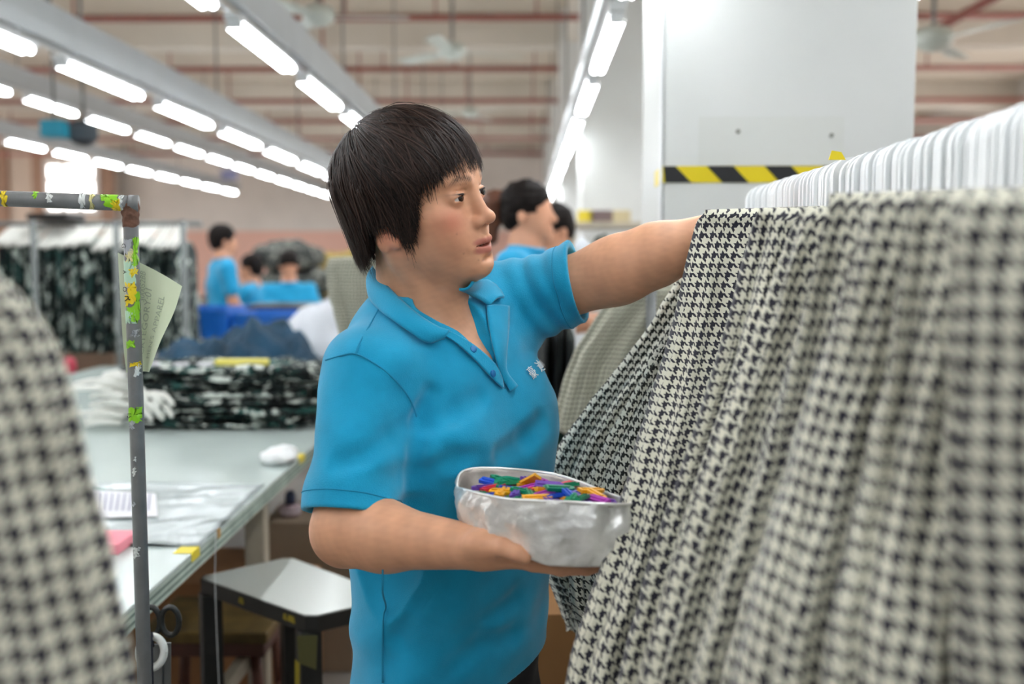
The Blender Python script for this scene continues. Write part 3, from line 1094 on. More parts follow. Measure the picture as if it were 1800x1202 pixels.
near_in = [W(657, 470, 1.50), W(668, 488, 1.462), W(682, 505, 1.430), W(706, 530, 1.400), W(738, 557, 1.380), W(768, 575, 1.374), W(790, 583, 1.376)]
near_out = [W(648, 505, 1.475), W(652, 524, 1.440), W(664, 541, 1.410), W(690, 563, 1.376), W(722, 585, 1.364), W(750, 601, 1.366), W(774, 592, 1.374)]
strip('collar', near_in, near_out, .0035, m_coll, shirt, lift=.004)
stand = [NB + UP * .045 - TF * .012 + .060 * (math.cos(t) * TL + math.sin(t) * TF) for t in np.linspace(R(165), R(355), 24)]
strip('collar', stand, [p_ - UP * .030 + nrm(p_ - NB - UP * .045) * .012 for p_ in stand], .003, m_coll, shirt)
far_in = [un(806, 502, .004), un(820, 516, .004), un(838, 530, .004), un(854, 540, .004)]
far_out = [un(828, 488, .006), un(850, 500, .008), un(872, 514, .008), un(882, 528, .006)]
strip('collar', even(far_in), even(far_out), .0035, m_coll, shirt, lift=.004)
pl_a = [un(852, 541, .003), un(856, 575, .003), un(866, 625, .003), un(878, 662, .003), un(894, 688, .002)]
pl_b = [un(888, 541, .006), un(885, 585, .007), un(880, 625, .007), un(884, 655, .005), un(906, 680, .002)]
strip('placket', pl_a, pl_b, .003, m_shirt, shirt, lift=.003)
pu_a = [un(770, 578, .003), un(800, 590, .003), un(835, 612, .003), un(866, 640, .003), un(880, 668, .002)]
pu_b = [un(775, 590, .003), un(800, 605, .003), un(830, 632, .003), un(858, 662, .003), un(882, 684, .002)]
strip('placket', pu_a, pu_b, .0025, m_shirt, shirt)
m_btn = mat('button_blue', '#0f6fae', 0.3)
for (u, v) in ((828, 616), (861, 657)):
    c = plain.hit(u, v); n = plain.normal(c)[0]
    ob('button', tube([c + n * .004, c + n * .0068, c + n * .0072], [.0052, .0052, .0040], 16), m_btn, shirt, True)
m_seam = mat('seam_thread_blue', '#0f86ad', 0.9)


def seam(px, r=.0011):
    pts = spline([plain.hit(u, v, .0008) for u, v in px], 40)
    ob('seam', tube(pts, r, 6), m_seam, shirt, True)


seam([(573, 633), (600, 625), (625, 622), (660, 640), (693, 667), (719, 700), (732, 732)])
seam([(669, 538), (650, 572), (632, 604), (626, 622)])
seam([(672, 995), (672, 1040), (679, 1066), (674, 1090), (673, 1200)], .0013)
# stitched hem lines of the sleeves
for c0, dr, rr in ((rh, rdir, .07), (lh, nrm(ldir + UP * -.12), .066)):
    a1 = nrm(np.cross(dr, UP)); a2 = np.cross(dr, a1)
    base_c = c0 - dr * .022
    ring = np.array([base_c + rr * (math.cos(t) * a1 + math.sin(t) * a2) for t in np.linspace(0, 6.2832, 60)])
    ring = plain.push(ring, .0002)
    ob('seam', tube(ring, .0008, 5), m_seam, shirt, True)

# white characters embroidered on the chest
def text_mesh(s, size, extrude=0.0):
    c = bpy.data.curves.new('lettering', 'FONT'); c.body = s; c.size = size; c.extrude = extrude; c.align_x = 'CENTER'; c.align_y = 'CENTER'; c.resolution_u = 3
    o = bpy.data.objects.new('lettering', c); COL.objects.link(o)
    dg = bpy.context.evaluated_depsgraph_get()
    m = bpy.data.meshes.new_from_object(o.evaluated_get(dg))
    bpy.data.objects.remove(o); bpy.data.curves.remove(c)
    v = np.empty(len(m.vertices) * 3, dtype=np.float32); m.vertices.foreach_get('co', v)
    f = [list(p.vertices) for p in m.polygons]
    bpy.data.meshes.remove(m)
    return v.reshape(-1, 3).astype(float), f


m_emb = mat('embroidery_white', '#f2f4f4', 0.7)
for ch, (u, v) in (('豪', (935, 657)), ('迪', (949, 645)), ('尔', (958, 634))):
    tv, tf = text_mesh(ch, .021, .0005)
    c = plain.hit(u, v); n = plain.normal(c)[0]
    ax = nrm(TL + UP * .42); ax = nrm(ax - n * (ax @ n)); ay = np.cross(n, ax)
    p = c + tv[:, :1] * ax + tv[:, 1:2] * ay
    for _ in range(4):
        p = p - .6 * np.clip(plain.at(p), -.006, .006)[:, None] * n
    p = p + n * (.0026 + tv[:, 2:])
    ob('embroidery', (p, tf), m_emb, shirt)

# trousers and shoes down to the floor
tr = Body()
for s in (-1, 1):
    hp = np.array([-.107, 1.50, .80]) + TL * s * .070
    kn = np.array([-.10, 1.48, .46]) + TL * s * .085 + TF * .02
    an = np.array([-.11, 1.50, .07]) + TL * s * .09
    tr.cone(hp, kn, .078, .064, .05); tr.cone(kn, an, .066, .058, .03)
tr.ell((-.107, 1.50, .80), (.138, .104, .08), TR, .05)
tr.fn(lambda P: .003 * wB(P))
m_trouser = mat('trousers_black', '#16161a', 0.85, vary=0.1)
trou = obj('trousers', new_mesh('trousers', *tr.mesh(np.array([-.36, 1.26, .03]), np.array([.14, 1.74, .95]), .007), m_trouser, True), woman)
for s in (-1, 1):
    an = np.array([-.11, 1.50, 0]) + TL * s * .09
    so = Body().ell(an + TF * .05 + UP * .035, (.042, .115, .04), TR).ell(an + UP * .05 - TF * .02, (.038, .05, .05), TR, .03)
    so.plane((0, 0, .002), (0, 0, -1))
    obj('shoe', new_mesh('shoe', *so.mesh(an - [.2, .2, .02], an + [.2, .2, .13], .006), mat('shoe_black', '#202022', 0.5), True), woman)
# ---------------------------------------------------------------- foil box with plastic size clips
def closed(pts, n):
    P = np.asarray(pts, float)
    P = np.vstack([P[-2:], P, P[:3]])
    s = spline(P, (len(P) - 1) * 16 + 1)
    s = s[32:-48]
    seg = np.concatenate([[0], np.cumsum(np.linalg.norm(np.diff(np.vstack([s, s[:1]]), axis=0), axis=1))])
    s2 = np.vstack([s, s[:1]])
    t = np.linspace(0, seg[-1], n, endpoint=False)
    return np.stack([np.interp(t, seg, s2[:, c]) for c in range(3)], 1)


rim_px = [(804, 858, 1.455), (806, 838, 1.48), (818, 827, 1.505), (845, 823, 1.525), (890, 824, 1.535), (935, 828, 1.53), (975, 834, 1.51), (1020, 848, 1.47), (1065, 866, 1.425), (1100, 880, 1.375), (1108, 886, 1.345), (1085, 887, 1.325), (1040, 885, 1.32), (985, 882, 1.325), (940, 880, 1.335), (890, 877, 1.36), (845, 868, 1.40), (815, 860, 1.435)]
bot_px = [(803, 912, 1.45), (806, 900, 1.475), (822, 890, 1.50), (845, 887, 1.52), (890, 890, 1.53), (935, 895, 1.525), (975, 903, 1.505), (1020, 918, 1.465), (1060, 938, 1.42), (1092, 960, 1.375), (1100, 984, 1.34), (1075, 993, 1.322), (1035, 995, 1.318), (990, 994, 1.322), (955, 990, 1.332), (905, 968, 1.358), (850, 938, 1.395), (815, 922, 1.43)]
NB2 = 150
BS = .87
rim = closed([W(u, v, (1.32 + (y - 1.32) * .88) * BS) for u, v, y in rim_px], NB2)
bot = closed([W(u, v, (1.32 + (y - 1.32) * .88) * BS) for u, v, y in bot_px], NB2)
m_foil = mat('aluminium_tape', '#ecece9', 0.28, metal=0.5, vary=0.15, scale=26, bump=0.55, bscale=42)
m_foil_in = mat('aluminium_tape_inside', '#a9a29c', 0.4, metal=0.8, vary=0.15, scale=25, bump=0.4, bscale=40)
cenb = rim.mean(0)
crump, crump2, crump3 = Wobble(41, 22), Wobble(42, 55), Wobble(43, 150)
rows_v = []
for i, t in enumerate(np.linspace(0, 1, 22)):
    p = rim * (1 - t) + bot * t
    out = p - (rim.mean(0) * (1 - t) + bot.mean(0) * t); out[:, 2] = 0
    out /= np.linalg.norm(out, axis=1)[:, None]
    p = p + out * ((.0028 * crump(p) + .0017 * np.abs(crump2(p)) + .00022 * crump3(p)) + .004 * math.sin(math.pi * t))[:, None]
    rows_v.append(p)
low = bot.mean(0) + (bot - bot.mean(0)) * .96 + [0, 0, -.003]
rows_v += [low, bot.mean(0) + (low - bot.mean(0)) * .5]
tray = thing('foil_box', (cenb[0], cenb[1], bot[:, 2].min()), 'oval box wrapped in crumpled silver foil tape, held in the hand', 'box')
V = np.vstack(rows_v)
F = grid_faces(len(rows_v), NB2, True).tolist()
F.append([(len(rows_v) - 1) * NB2 + i for i in range(NB2)][::-1])
ob('foil_wall', (V, F), m_foil, tray, True)
FILL = .011
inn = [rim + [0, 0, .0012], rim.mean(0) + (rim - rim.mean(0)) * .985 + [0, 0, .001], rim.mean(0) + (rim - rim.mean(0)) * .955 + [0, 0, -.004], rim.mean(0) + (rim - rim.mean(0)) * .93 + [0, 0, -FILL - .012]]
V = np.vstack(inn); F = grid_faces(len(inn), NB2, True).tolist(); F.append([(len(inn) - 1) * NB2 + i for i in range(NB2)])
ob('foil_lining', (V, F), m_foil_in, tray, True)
ob('foil_rim', tube(np.vstack([rim, rim[:2]]), .0022, 6, False), m_foil, tray, True)

CLIPS = [('purple', '#6c3fa6'), ('yellow', '#f0ac16'), ('blue', '#2352c9'), ('green', '#0f8a5f'), ('red', '#d42a44'), ('magenta', '#b23fae')]
m_clip = {n: mat('clip_%s_plastic' % n, c, 0.35) for n, c in CLIPS}
m_print = mat('clip_print_black', '#1c1a20', 0.5)
L0, W0 = .036, .0115
out = [(-L0 / 2, -W0 / 2), (L0 / 2 - .006, -W0 / 2), (L0 / 2, -W0 / 2 + .004), (L0 / 2, W0 / 2 - .004), (L0 / 2 - .006, W0 / 2), (-L0 / 2, W0 / 2)]
shellv = joinvf([prism(out, (0, 0, 0), (1, 0, 0), (0, 1, 0), (0, 0, 1), .0042)])
rail_v = box((-.002, 0, .0027), (.026, .0035, .0014))
clip_mesh = {n: new_mesh('size_clip', *shellv, m_clip[n]) for n, c in CLIPS}
ridge_mesh = {n: new_mesh('ridge', *rail_v, m_clip[n]) for n, c in CLIPS}
let_mesh = {}
for ch in 'SML':
    tv, tf = text_mesh(ch, .0085)
    let_mesh[ch] = new_mesh('size_letter', tv + [.010, 0, .0024], tf, m_print)


def clip(p, rx, ry, rz, col, ch=None):
    o = obj('size_clip', clip_mesh[col])
    o.location = p; o.rotation_euler = (rx, ry, rz)
    tag(o, '%s plastic size clip lying in the foil box' % col, 'clip', '%s clips in the foil box' % col)
    obj('ridge', ridge_mesh[col], o, False)
    if ch: obj('size_letter', let_mesh[ch], o, False)
    return o


def inside(p, loop):
    x, y = p[0], p[1]; c = False
    n = len(loop)
    for i in range(n):
        a, b = loop[i], loop[i - 1]
        if (a[1] > y) != (b[1] > y) and x < (b[0] - a[0]) * (y - a[1]) / (b[1] - a[1]) + a[0]: c = not c
    return c


small = rim.mean(0) + (rim - rim.mean(0)) * .71
placed = []
rc = random.Random(5)
tries = 0
while len(placed) < 105 and tries < 20000:
    tries += 1
    x = rc.uniform(small[:, 0].min(), small[:, 0].max()); y = rc.uniform(small[:, 1].min(), small[:, 1].max())
    if not inside((x, y), small): continue
    lay = len(placed) // 35
    if any(abs(x - q[0]) < .0095 and abs(y - q[1]) < .0095 and q[2] == lay for q in placed): continue
    placed.append((x, y, lay))
    col = rc.choice(['purple'] * 5 + ['yellow'] * 5 + ['blue'] * 4 + ['green'] * 4 + ['red'] * 2 + ['magenta'] * 3)
    z = rim[:, 2].mean() - FILL - .004 + lay * .0058 + rc.uniform(0, .004)
    clip((x, y, z), rc.uniform(-.35, .35), rc.uniform(-.22, .22), rc.uniform(0, 6.28), col, rc.choice(['M', 'S', 'L', None]) if lay == 2 else None)
zz = rim[:, 2].mean()
o = clip(W(929, 846, 1.255), .7, .5, 2.4, 'yellow', 'M')
o['label'] = 'yellow plastic size clip sticking up highest among the clips'; del o['group']
clip(W(966, 853, 1.235), .5, .05, -.12, 'purple', 'S')
clip(W(886, 864, 1.222), .2, .0, -.22, 'yellow', None)
clip(W(985, 858, 1.215), .2, .1, .3, 'green', 'M')

# ---------------------------------------------------------------- rack of houndstooth garments
m_hound = houndstooth('houndstooth_cloth', '#cfcdbb', '#141324', .0152)
m_hound_b = houndstooth('houndstooth_black_cloth', '#e2e2d4', '#1a1d18', .0150)


def garment(edge, Y, width, thick, nf, amp, seed, label, group, mt=None, side=1, na=150, nt=56, hem=None, name='houndstooth_dress', top_round=.07, yshift=0.0):
    """a hanging garment: closed cloth tube, its visible edge given as (X, z) pairs from the shoulder down"""
    r = np.random.default_rng(seed)
    E = spline(np.array(edge), nt)
    Y = Y - E[0, 1]
    t = np.linspace(0, 1, nt)
    a = np.linspace(0, 2 * math.pi, na, endpoint=False)
    a = a + .35 * np.sin(2 * a) * .5
    ph = r.uniform(0, 6.28, 4)
    V = np.empty((nt, na, 3)); UV = np.empty((nt, na, 2))
    s = np.clip(t / top_round, 0, 1)
    hx = width / 2 * (.86 + .14 * np.sqrt(s)) * (1 + .25 * t)
    hy = thick * (.10 + .90 * np.sqrt(s)) * (.75 + .5 * t)
    ramp = (.15 + .85 * np.clip(t * 2.2, 0, 1)) * np.clip(s, .15, 1)
    fold = Wobble(seed + 100, 3)
    for i in range(nt):
        ca, sa = np.cos(a), np.sin(a)
        x = side * (hx[i] - hx[i] * np.sign(ca) * np.abs(ca) ** .8)
        y = hy[i] * np.sign(sa) * np.abs(sa) ** .75
        n = np.stack([-side * ca * hy[i], sa * hx[i]], 1); n /= np.linalg.norm(n, axis=1)[:, None] + 1e-9
        d = amp * ramp[i] * (np.sin(nf * a + ph[0] + .8 * math.sin(3 * t[i] + ph[1])) * .6 + np.sin(nf * 1.73 * a + ph[2] - 1.2 * t[i]) * .4 + .7 * np.sin(nf * .41 * a + ph[3] + 1.5 * t[i]) + .22 * np.sin(nf * 3.1 * a + ph[1] + 2 * t[i]))
        P = np.stack([E[i, 0] + x + n[:, 0] * d, Y + E[i, 1] + y + n[:, 1] * d, np.full(na, E[i, 2])], 1)
        if hem is not None and t[i] > .93:
            P[:, 2] += hem * np.sin(9 * a + ph[1]) * (t[i] - .93) / .07
        # the neck side of the shoulder rises a little
        P[:, 2] += (1 - s[i]) * .012 * np.clip(np.abs(x) / (2 * hx[i]), 0, 1)
        V[i] = P
        seg = np.linalg.norm(np.diff(np.vstack([P, P[:1]]), axis=0), axis=1)
        cu = np.concatenate([[0], np.cumsum(seg)])[:-1]
        tot = seg.sum()
        cu = np.where(a > math.pi, cu - tot, cu)
        UV[i, :, 0] = cu
    V = V + .0012 * np.stack([fold(V * 6), fold(V * 6 + 3), 0 * V[..., 0]], -1)
    dl = np.concatenate([[0], np.cumsum(np.linalg.norm(np.diff(V[:, 0], axis=0), axis=1))])
    UV[:, :, 1] = dl[:, None]
    f = grid_faces(nt, na, True)
    o = obj(name, new_mesh(name, V.reshape(-1, 3), f, mt or m_hound, True, uv=UV.reshape(-1, 2)))
    tag(o, label, 'garment', group)
    return o


def px_edge(pts, Y):
    return [W(p[0], p[1], p[2] if len(p) > 2 else Y) for p in pts]


GR_ = 'houndstooth dresses on the right rack'
garment(px_edge([(1716, 336), (1700, 420), (1696, 700), (1704, 1000), (1706, 1230), (1706, 1900)], .60), .62, .42, .030, 9, .006, 1, 'nearest houndstooth dress at the right edge, hanging straight', GR_)
specs = [
    (.70, [(1636, 332), (1618, 420), (1590, 640), (1540, 880), (1480, 1202, .66), (1400, 1900, .62)], 'second nearest houndstooth dress on the right rack, strongly blurred'),
    (.79, [(1556, 334), (1536, 420), (1486, 640), (1420, 880, .76), (1340, 1202, .72), (1240, 1800, .70)], 'third nearest houndstooth dress on the right rack'),
    (.90, [(1476, 336), (1458, 420), (1410, 640), (1330, 900, .84), (1240, 1202, .80), (1150, 1700, .76)], 'fourth nearest houndstooth dress, shoulder standing above its neighbour'),
    (1.02, [(1424, 364), (1400, 440), (1340, 640, .99), (1250, 900, .93), (1160, 1202, .88), (1090, 1600, .84)], 'fifth nearest houndstooth dress on the right rack'),
    (1.16, [(1346, 364), (1322, 440), (1270, 640, 1.10), (1180, 900, 1.02), (1090, 1202, .96), (1030, 1500, .92)], 'houndstooth dress directly in front of the one she holds'),
    (1.40, [(1250, 366), (1234, 420), (1198, 600, 1.33), (1132, 840, 1.18), (1072, 1030, 1.10), (1016, 1202, 1.06), (985, 1400, 1.02)], 'houndstooth dress grasped by the woman at its shoulder'),
]
for i, (Y, e, lab) in enumerate(specs):
    garment(px_edge(e, Y), Y + [.02, .025, .03, .03, .03, .04][i], .44, [.034, .036, .038, .04, .04, .046][i], [10, 11, 12, 11, 13, 12][i], [.015, .018, .020, .019, .017, .013][i], 20 + i, lab, GR_)
garment(px_edge([(1262, 420), (1232, 500), (1160, 620), (1072, 780), (1020, 900), (1006, 1040), (1030, 1130), (1040, 1175)], 1.56), 1.58, .40, .036, 14, .009, 40, 'houndstooth dress behind the foil box with ruffled hem', GR_, m_hound_b, hem=.012)
garment(px_edge([(1210, 440), (1176, 520), (1110, 620), (1020, 740), (968, 840), (958, 960), (984, 1050), (1000, 1080)], 1.66), 1.67, .40, .034, 15, .009, 41, 'farthest small patterned houndstooth dress, behind the box and arm', GR_, m_hound_b, hem=.015)
garment(px_edge([(1230, 430), (1205, 520), (1140, 640), (1060, 790), (1010, 930), (985, 1050), (1000, 1110)], 1.76), 1.78, .40, .034, 14, .009, 42, 'houndstooth dress at the far end of the right rack', GR_, m_hound_b, hem=.015)

# white hanger hooks over the rail
m_hang = mat('hanger_white_plastic', '#eef1f2', 0.35)
RX, RZ = .452, 1.478
ho = []
for t in np.linspace(0, 1, 3): ho.append((-.037, -.15 + .12 * t))
for t in np.linspace(0, math.pi / 2, 6): ho.append((-.012 - .025 * math.cos(t), .002 + .025 * math.sin(t)))
for t in np.linspace(math.pi / 2, 0, 6): ho.append((.012 + .025 * math.cos(t), .002 + .025 * math.sin(t)))
ho.append((.037, -.06))
hi_ = [(.026, -.06)] + [(.008 + .018 * math.cos(t), .0 + .016 * math.sin(t)) for t in np.linspace(0, math.pi / 2, 5)] + [(-.008 - .018 * math.cos(t), .0 + .016 * math.sin(t)) for t in np.linspace(math.pi / 2, 0, 5)] + [(-.026, -.15)]
hook_v = prism(ho + hi_, (0, 0, 0), (1, 0, 0), (0, 0, 1), (0, 1, 0), .0082)
arm_v = tube([(-.03, 0, -.145), (.02, 0, -.155), (.06, 0, -.17)], .004, 5)
hook_m = new_mesh('hook', *hook_v, m_hang); arm_m = new_mesh('arm', *arm_v, m_hang)
rail = thing('garment_rack', (RX, 1.3, 0), 'steel rail rack carrying white hangers and houndstooth dresses on the right', 'rack')
m_steel = mat('rack_steel', '#7c7f80', 0.35, metal=0.7)
ob('rail', tube([(RX, .30, RZ), (RX, 1.965, RZ)], .012, 10), m_steel, rail, True)
for y in (.30, 1.965):
    ob('post', tube([(RX, y, RZ), (RX, y, 0.0)], .012, 10), m_steel, rail, True)
y = 0.80
k = 0
rh_ = random.Random(9)
while y < 1.945:
    y += .0102 + rh_.uniform(-.0006, .0012)
    if 1.375 < y < 1.398 or 1.590 < y < 1.600: continue
    t = thing('clothes_hanger', (RX + rh_.uniform(-.004, .004), y, RZ + rh_.uniform(-.003, .002)), 'white plastic clothes hanger hooked on the rail in the tight row', 'hanger', 'white hangers on the right rail', rz=rh_.uniform(-.05, .05))
    obj('hook', hook_m, t, False)
    obj('arm', arm_m, t, False)
    k += 1
tg_ = W(1470, 281, 1.36)
ob_ = ob('size_marker', prism([(-.010, 0), (.012, 0), (.006, .010), (-.006, .012)], tg_, (1, 0, 0), (0, 0, 1), (0, 1, 0), .003), m_yellow)
tag(ob_, 'small yellow marker clipped on top of the white hangers', 'marker')

# the blurred dress in the left foreground
garment(px_edge([(-60, 470), (10, 535), (56, 610), (92, 730), (122, 860), (158, 1030), (192, 1202), (240, 1700)], .62), .64, .40, .045, 11, .007, 60, 'blurred houndstooth dress hanging in the left foreground', None, side=-1)
q = W(-60, 470, .62)
rk = thing('garment_rack', (-.52, .64, 0), 'short steel rack outside the left edge carrying the blurred dress', 'rack')
ob('rail', tube([(-.50, .64, q[2] + .03), (-1.2, .64, q[2] + .03)], .010, 8), m_steel, rk, True)
ob('post', tube([(-1.2, .64, q[2] + .03), (-1.2, .64, 0)], .012, 8), m_steel, rk, True)
# ---------------------------------------------------------------- cutting table on the left
TZ, TX0, TX1, TY0, TY1 = .78, -2.35, -.672, 1.30, 5.6
m_top = mat('table_pale_laminate', '#c0ccc8', 0.22, vary=0.05, scale=3, bump=0.02, bscale=6)
m_ply = mat('plywood_edge_pale', '#a9b6ab', 0.6, vary=0.25, scale=14)
m_ply2 = mat('plywood_edge_dark', '#6d7d74', 0.7, vary=0.25, scale=14)
m_cream = mat('cream_steel_leg', '#b5ab98', 0.5, vary=0.15, scale=8)
tbl = thing('cutting_table', ((TX0 + TX1) / 2, (TY0 + TY1) / 2, 0), 'long pale green cutting table with layered plywood edge', 'table')
cx, cy = (TX0 + TX1) / 2, (TY0 + TY1) / 2
ob('table_top', box((cx, cy, TZ - .004), (TX1 - TX0, TY1 - TY0, .008), .002), m_top, tbl)
for i in range(5):
    w = .0 if i % 2 == 0 else .0015
    ob('plywood_layer', box((cx, cy, TZ - .0115 - .0068 * i), (TX1 - TX0 - w * 2, TY1 - TY0 - w * 2, .0066)), m_ply if i % 2 == 0 else m_ply2, tbl)
for x in (TX0 + .1, TX1 - .08):
    for y in (1.62, 2.80, 4.0, 5.3):
        ob('leg', box((x, y, (TZ - .045) / 2), (.055, .055, TZ - .047), .004), m_cream, tbl)
ob('apron', box((TX1 - .08, cy, TZ - .075), (.03, TY1 - TY0 - .2, .06), .003), m_cream, tbl)
ob('stretcher', box((TX1 - .08, cy, .30), (.03, TY1 - TY0 - .6, .04), .003), m_cream, tbl)
for (u, v, l) in ((333, 978, .05), (521, 806, .07), (381, 940, .02)):
    d = (CAM[2] - TZ) * FPX / (v - 455)
    ob('tape_scrap', joinvf([box((TX1 - .018, d, TZ + .0008), (.038, l, .0012)), box((TX1 + .0008, d, TZ - .009), (.0012, l, .018))]), mat('tape_scrap_yellow', '#e5d02a', 0.5) if l > .03 else mat('tape_scrap_ochre', '#b98a3c', 0.5), tbl)


def on_table(u, v, z=TZ):
    d = (CAM[2] - z) * FPX / (v - 455)
    q = W(u, v, d)
    # refine for the tilt of the view
    for _ in range(6):
        d *= (CAM[2] - z) / (CAM[2] - q[2]); q = W(u, v, d)
    return q


def sheet(name, corners, z, mt, label, cat, amp=.004, seed=1, n=24, group=None, th=.0008):
    A, B, Cc, D = [np.asarray(c, float) for c in corners]
    w = Wobble(seed, 6)
    s = np.linspace(0, 1, n)
    Gd = (A[None, None] * (1 - s)[:, None, None] + D[None, None] * s[:, None, None]) * (1 - s)[None, :, None] + (B[None, None] * (1 - s)[:, None, None] + Cc[None, None] * s[:, None, None]) * s[None, :, None]
    Gd = Gd.reshape(-1, 3)
    Gd[:, 2] = Gd[:, 2] + amp * (np.abs(w(Gd)) * .6 + .05)
    N = n * n
    f = grid_faces(n, n).tolist()
    e = list(range(n)) + [i * n + n - 1 for i in range(1, n)] + [N - 1 - i for i in range(1, n)] + [i * n for i in range(n - 2, 0, -1)]
    ef = [[e[i], e[(i + 1) % len(e)], N + e[(i + 1) % len(e)], N + e[i]] for i in range(len(e))]
    o = ob(name, (np.vstack([Gd, Gd - [0, 0, th]]), [q[::-1] for q in f] + [[i + N for i in q] for q in f] + [q[::-1] for q in ef]), mt, None, True)
    return tag(o, label, cat, group)


m_plas = mat('clear_plastic_sheet', '#aeb8b8', 0.2, bump=0.35, bscale=30)
m_paper = mat('paper_white', '#e4e4e8', 0.7)
up = np.array([0, 0, .0015])
sheet('plastic_sheet', [on_table(110, 960) + up, on_table(352, 962) + up, on_table(466, 852) + up, on_table(150, 852) + up], TZ, m_plas, 'wrinkled clear plastic sheet spread on the near end of the table', 'sheet', .008, 71)
sheet('paper_sheet', [on_table(128, 920) + up * 5, on_table(278, 913) + up * 5, on_table(274, 872) + up * 5, on_table(150, 866) + up * 5], TZ, m_paper, 'white printed paper sheet lying on the plastic sheet', 'paper', .004, 72)
m_prt = mat('paper_print_grey', '#a9a9bd', 0.8)
pp = bpy.data.objects['paper_sheet']
for k in range(9):
    a, b = on_table(172 + 11 * k, 905), on_table(176 + 11 * k, 876)
    ob('print_line', tube([a + up * 8.5, b + up * 8.5], .0016, 4), m_prt, pp)
c = on_table(150, 962)
pb = tag(ob('foam_block', box((c[0] - .02, c[1], TZ + .011), (.22, .11, .022), .003), mat('foam_pink', '#ee8f9c', 0.7)), 'flat pink foam block on the table beside the grey pipe', 'block')
c = on_table(128, 864)
tag(ob('ruler', box((c[0], c[1], TZ + .003), (.16, .035, .004), .001), mat('ruler_green', '#3f7c6c', 0.4)), 'dark green ruler at the left of the plastic sheet', 'ruler')
c = on_table(492, 812)
wl_ = Body().ell((c[0], c[1], TZ + .02), (.055, .08, .024)).plane((0, 0, TZ + .001), (0, 0, -1))
w_ = Wobble(75, 18); wl_.fn(lambda P: .004 * w_(P))
tag(obj('white_cloth', new_mesh('white_cloth', *wl_.mesh((c[0] - .1, c[1] - .13, TZ - .02), (c[0] + .1, c[1] + .13, TZ + .07), .006), mat('white_cloth_soft', '#eef0f0', 0.9), True)), 'small crumpled white cloth near the table edge', 'cloth')


# ---------------------------------------------------------------- soft goods on the table
def lump(c, size, e1=.35, e2=.45, amp=.01, freq=9, seed=1, nu=40, nv=16, flat=True, stretch=(1, 1, 1)):
    """superquadric cushion with rumpled surface"""
    u = np.linspace(-math.pi, math.pi, nu, endpoint=False); v = np.linspace(-math.pi / 2, math.pi / 2, nv)
    U, V = np.meshgrid(u, v)
    pw = lambda a, e: np.sign(a) * np.abs(a) ** e
    P = np.stack([pw(np.cos(V), e1) * pw(np.cos(U), e2), pw(np.cos(V), e1) * pw(np.sin(U), e2), pw(np.sin(V), e1)], -1)
    n = P / (np.linalg.norm(P, axis=-1)[..., None] + 1e-9)
    w = Wobble(seed, freq); w2 = Wobble(seed + 1, freq * 2.7)
    X = P * (np.asarray(size) / 2) + np.asarray(c)
    Z = X * np.asarray(stretch)
    X = X + n * (amp * (w(Z) * .8 - np.abs(w2(Z)) * .7))[..., None]
    if flat: X[..., 2] = np.maximum(X[..., 2], c[2] - size[2] / 2)
    return X.reshape(-1, 3), grid_faces(nv, nu, True)


m_floral = print_fabric('green_leaf_print', ['#0f1f1e', '#24524c', '#0b1213', '#d5dcd4'], 13.0, (1, 1, 1.6))
m_floral2 = print_fabric('green_leaf_print_hung', ['#10221f', '#1f3f3b', '#0b1213', '#b9c4bb'], 12.0, (1, 1, .6))
m_navy = mat('navy_teal_cloth', '#0e3a52', 0.85, vary=0.4, scale=5)
m_grey_print = print_fabric('grey_mottled_print', ['#3c403c', '#6d7068', '#22252a', '#8d8e84'], 9.0, (1, 1, 1))
m_wcloth = mat('white_cloth', '#cfd3d9', 0.85, vary=0.1, scale=4)
x0, x1 = on_table(212, 755)[0], on_table(566, 755)[0]
yb = on_table(300, 757)[1] + .19
r_ = random.Random(3)
zc = TZ
for k in range(8):
    hgt = r_.uniform(.028, .036)
    w = x1 - x0 + r_.uniform(-.12, .03)
    v, f = lump(((x0 + x1) / 2 + r_.uniform(-.03, .03), yb + r_.uniform(-.02, .02), zc + hgt / 2), (w, .38 + r_.uniform(-.04, .03), hgt + .004), .6, .4, .016, 9, 300 + k, 64, 14, False)
    v[:, 2] = np.maximum(v[:, 2], TZ + .001)
    tag(ob('folded_garment', (v, f), m_floral, None, True), 'dark green leaf print garment, %s from the bottom of the pile on the table' % ord_words[k], 'garment', 'folded leaf print garments')
    zc += hgt * .86
PILE_TOP = zc
# hangers sticking out of the pile
m_hang2 = mat('hanger_ivory_plastic', '#efefe8', 0.4)
for k in range(46):
    left = k < 36
    if left:
        lay = k % 6
        zz_ = TZ + .022 + lay * .030 + r_.uniform(-.006, .006)
        p = np.array([x0 + r_.uniform(-.01, .05), yb - .20 + .065 * (k // 6) + r_.uniform(-.01, .01), zz_])
        q = p + [-r_.uniform(.10, .17), r_.uniform(-.06, .02), r_.uniform(-.014, .012)]
    else:
        p = W(r_.uniform(238, 292), r_.uniform(670, 722), yb - .225)
        q = p + [r_.uniform(.03, .06), -.02, -r_.uniform(.03, .05)]
    q[2] = max(q[2], TZ + .012); p[2] = max(p[2], TZ + .014)
    mid_ = (p + q) / 2 + [0, -.006, .010]
    o = ob('clothes_hanger', tube(spline([p, mid_, q], 8), [.006, .008, .0095, .010, .010, .0095, .009, .007], 6, True), m_hang2, None, True)
    tag(o, 'white hanger end fanning out at the left of the leaf print pile' if left else 'white hanger end poking out of the front of the leaf print pile', 'hanger', 'hangers fanned at the pile' if left else 'hangers in the front of the pile')
c = W(426, 646, yb - .12)
tag(ob('label_strip', box((c[0], c[1], max(PILE_TOP + .012, c[2])), (.18, .05, .022), .004), mat('label_yellow', '#e8dc6a', 0.6)), 'pale yellow label strip on top of the leaf print pile', 'label')
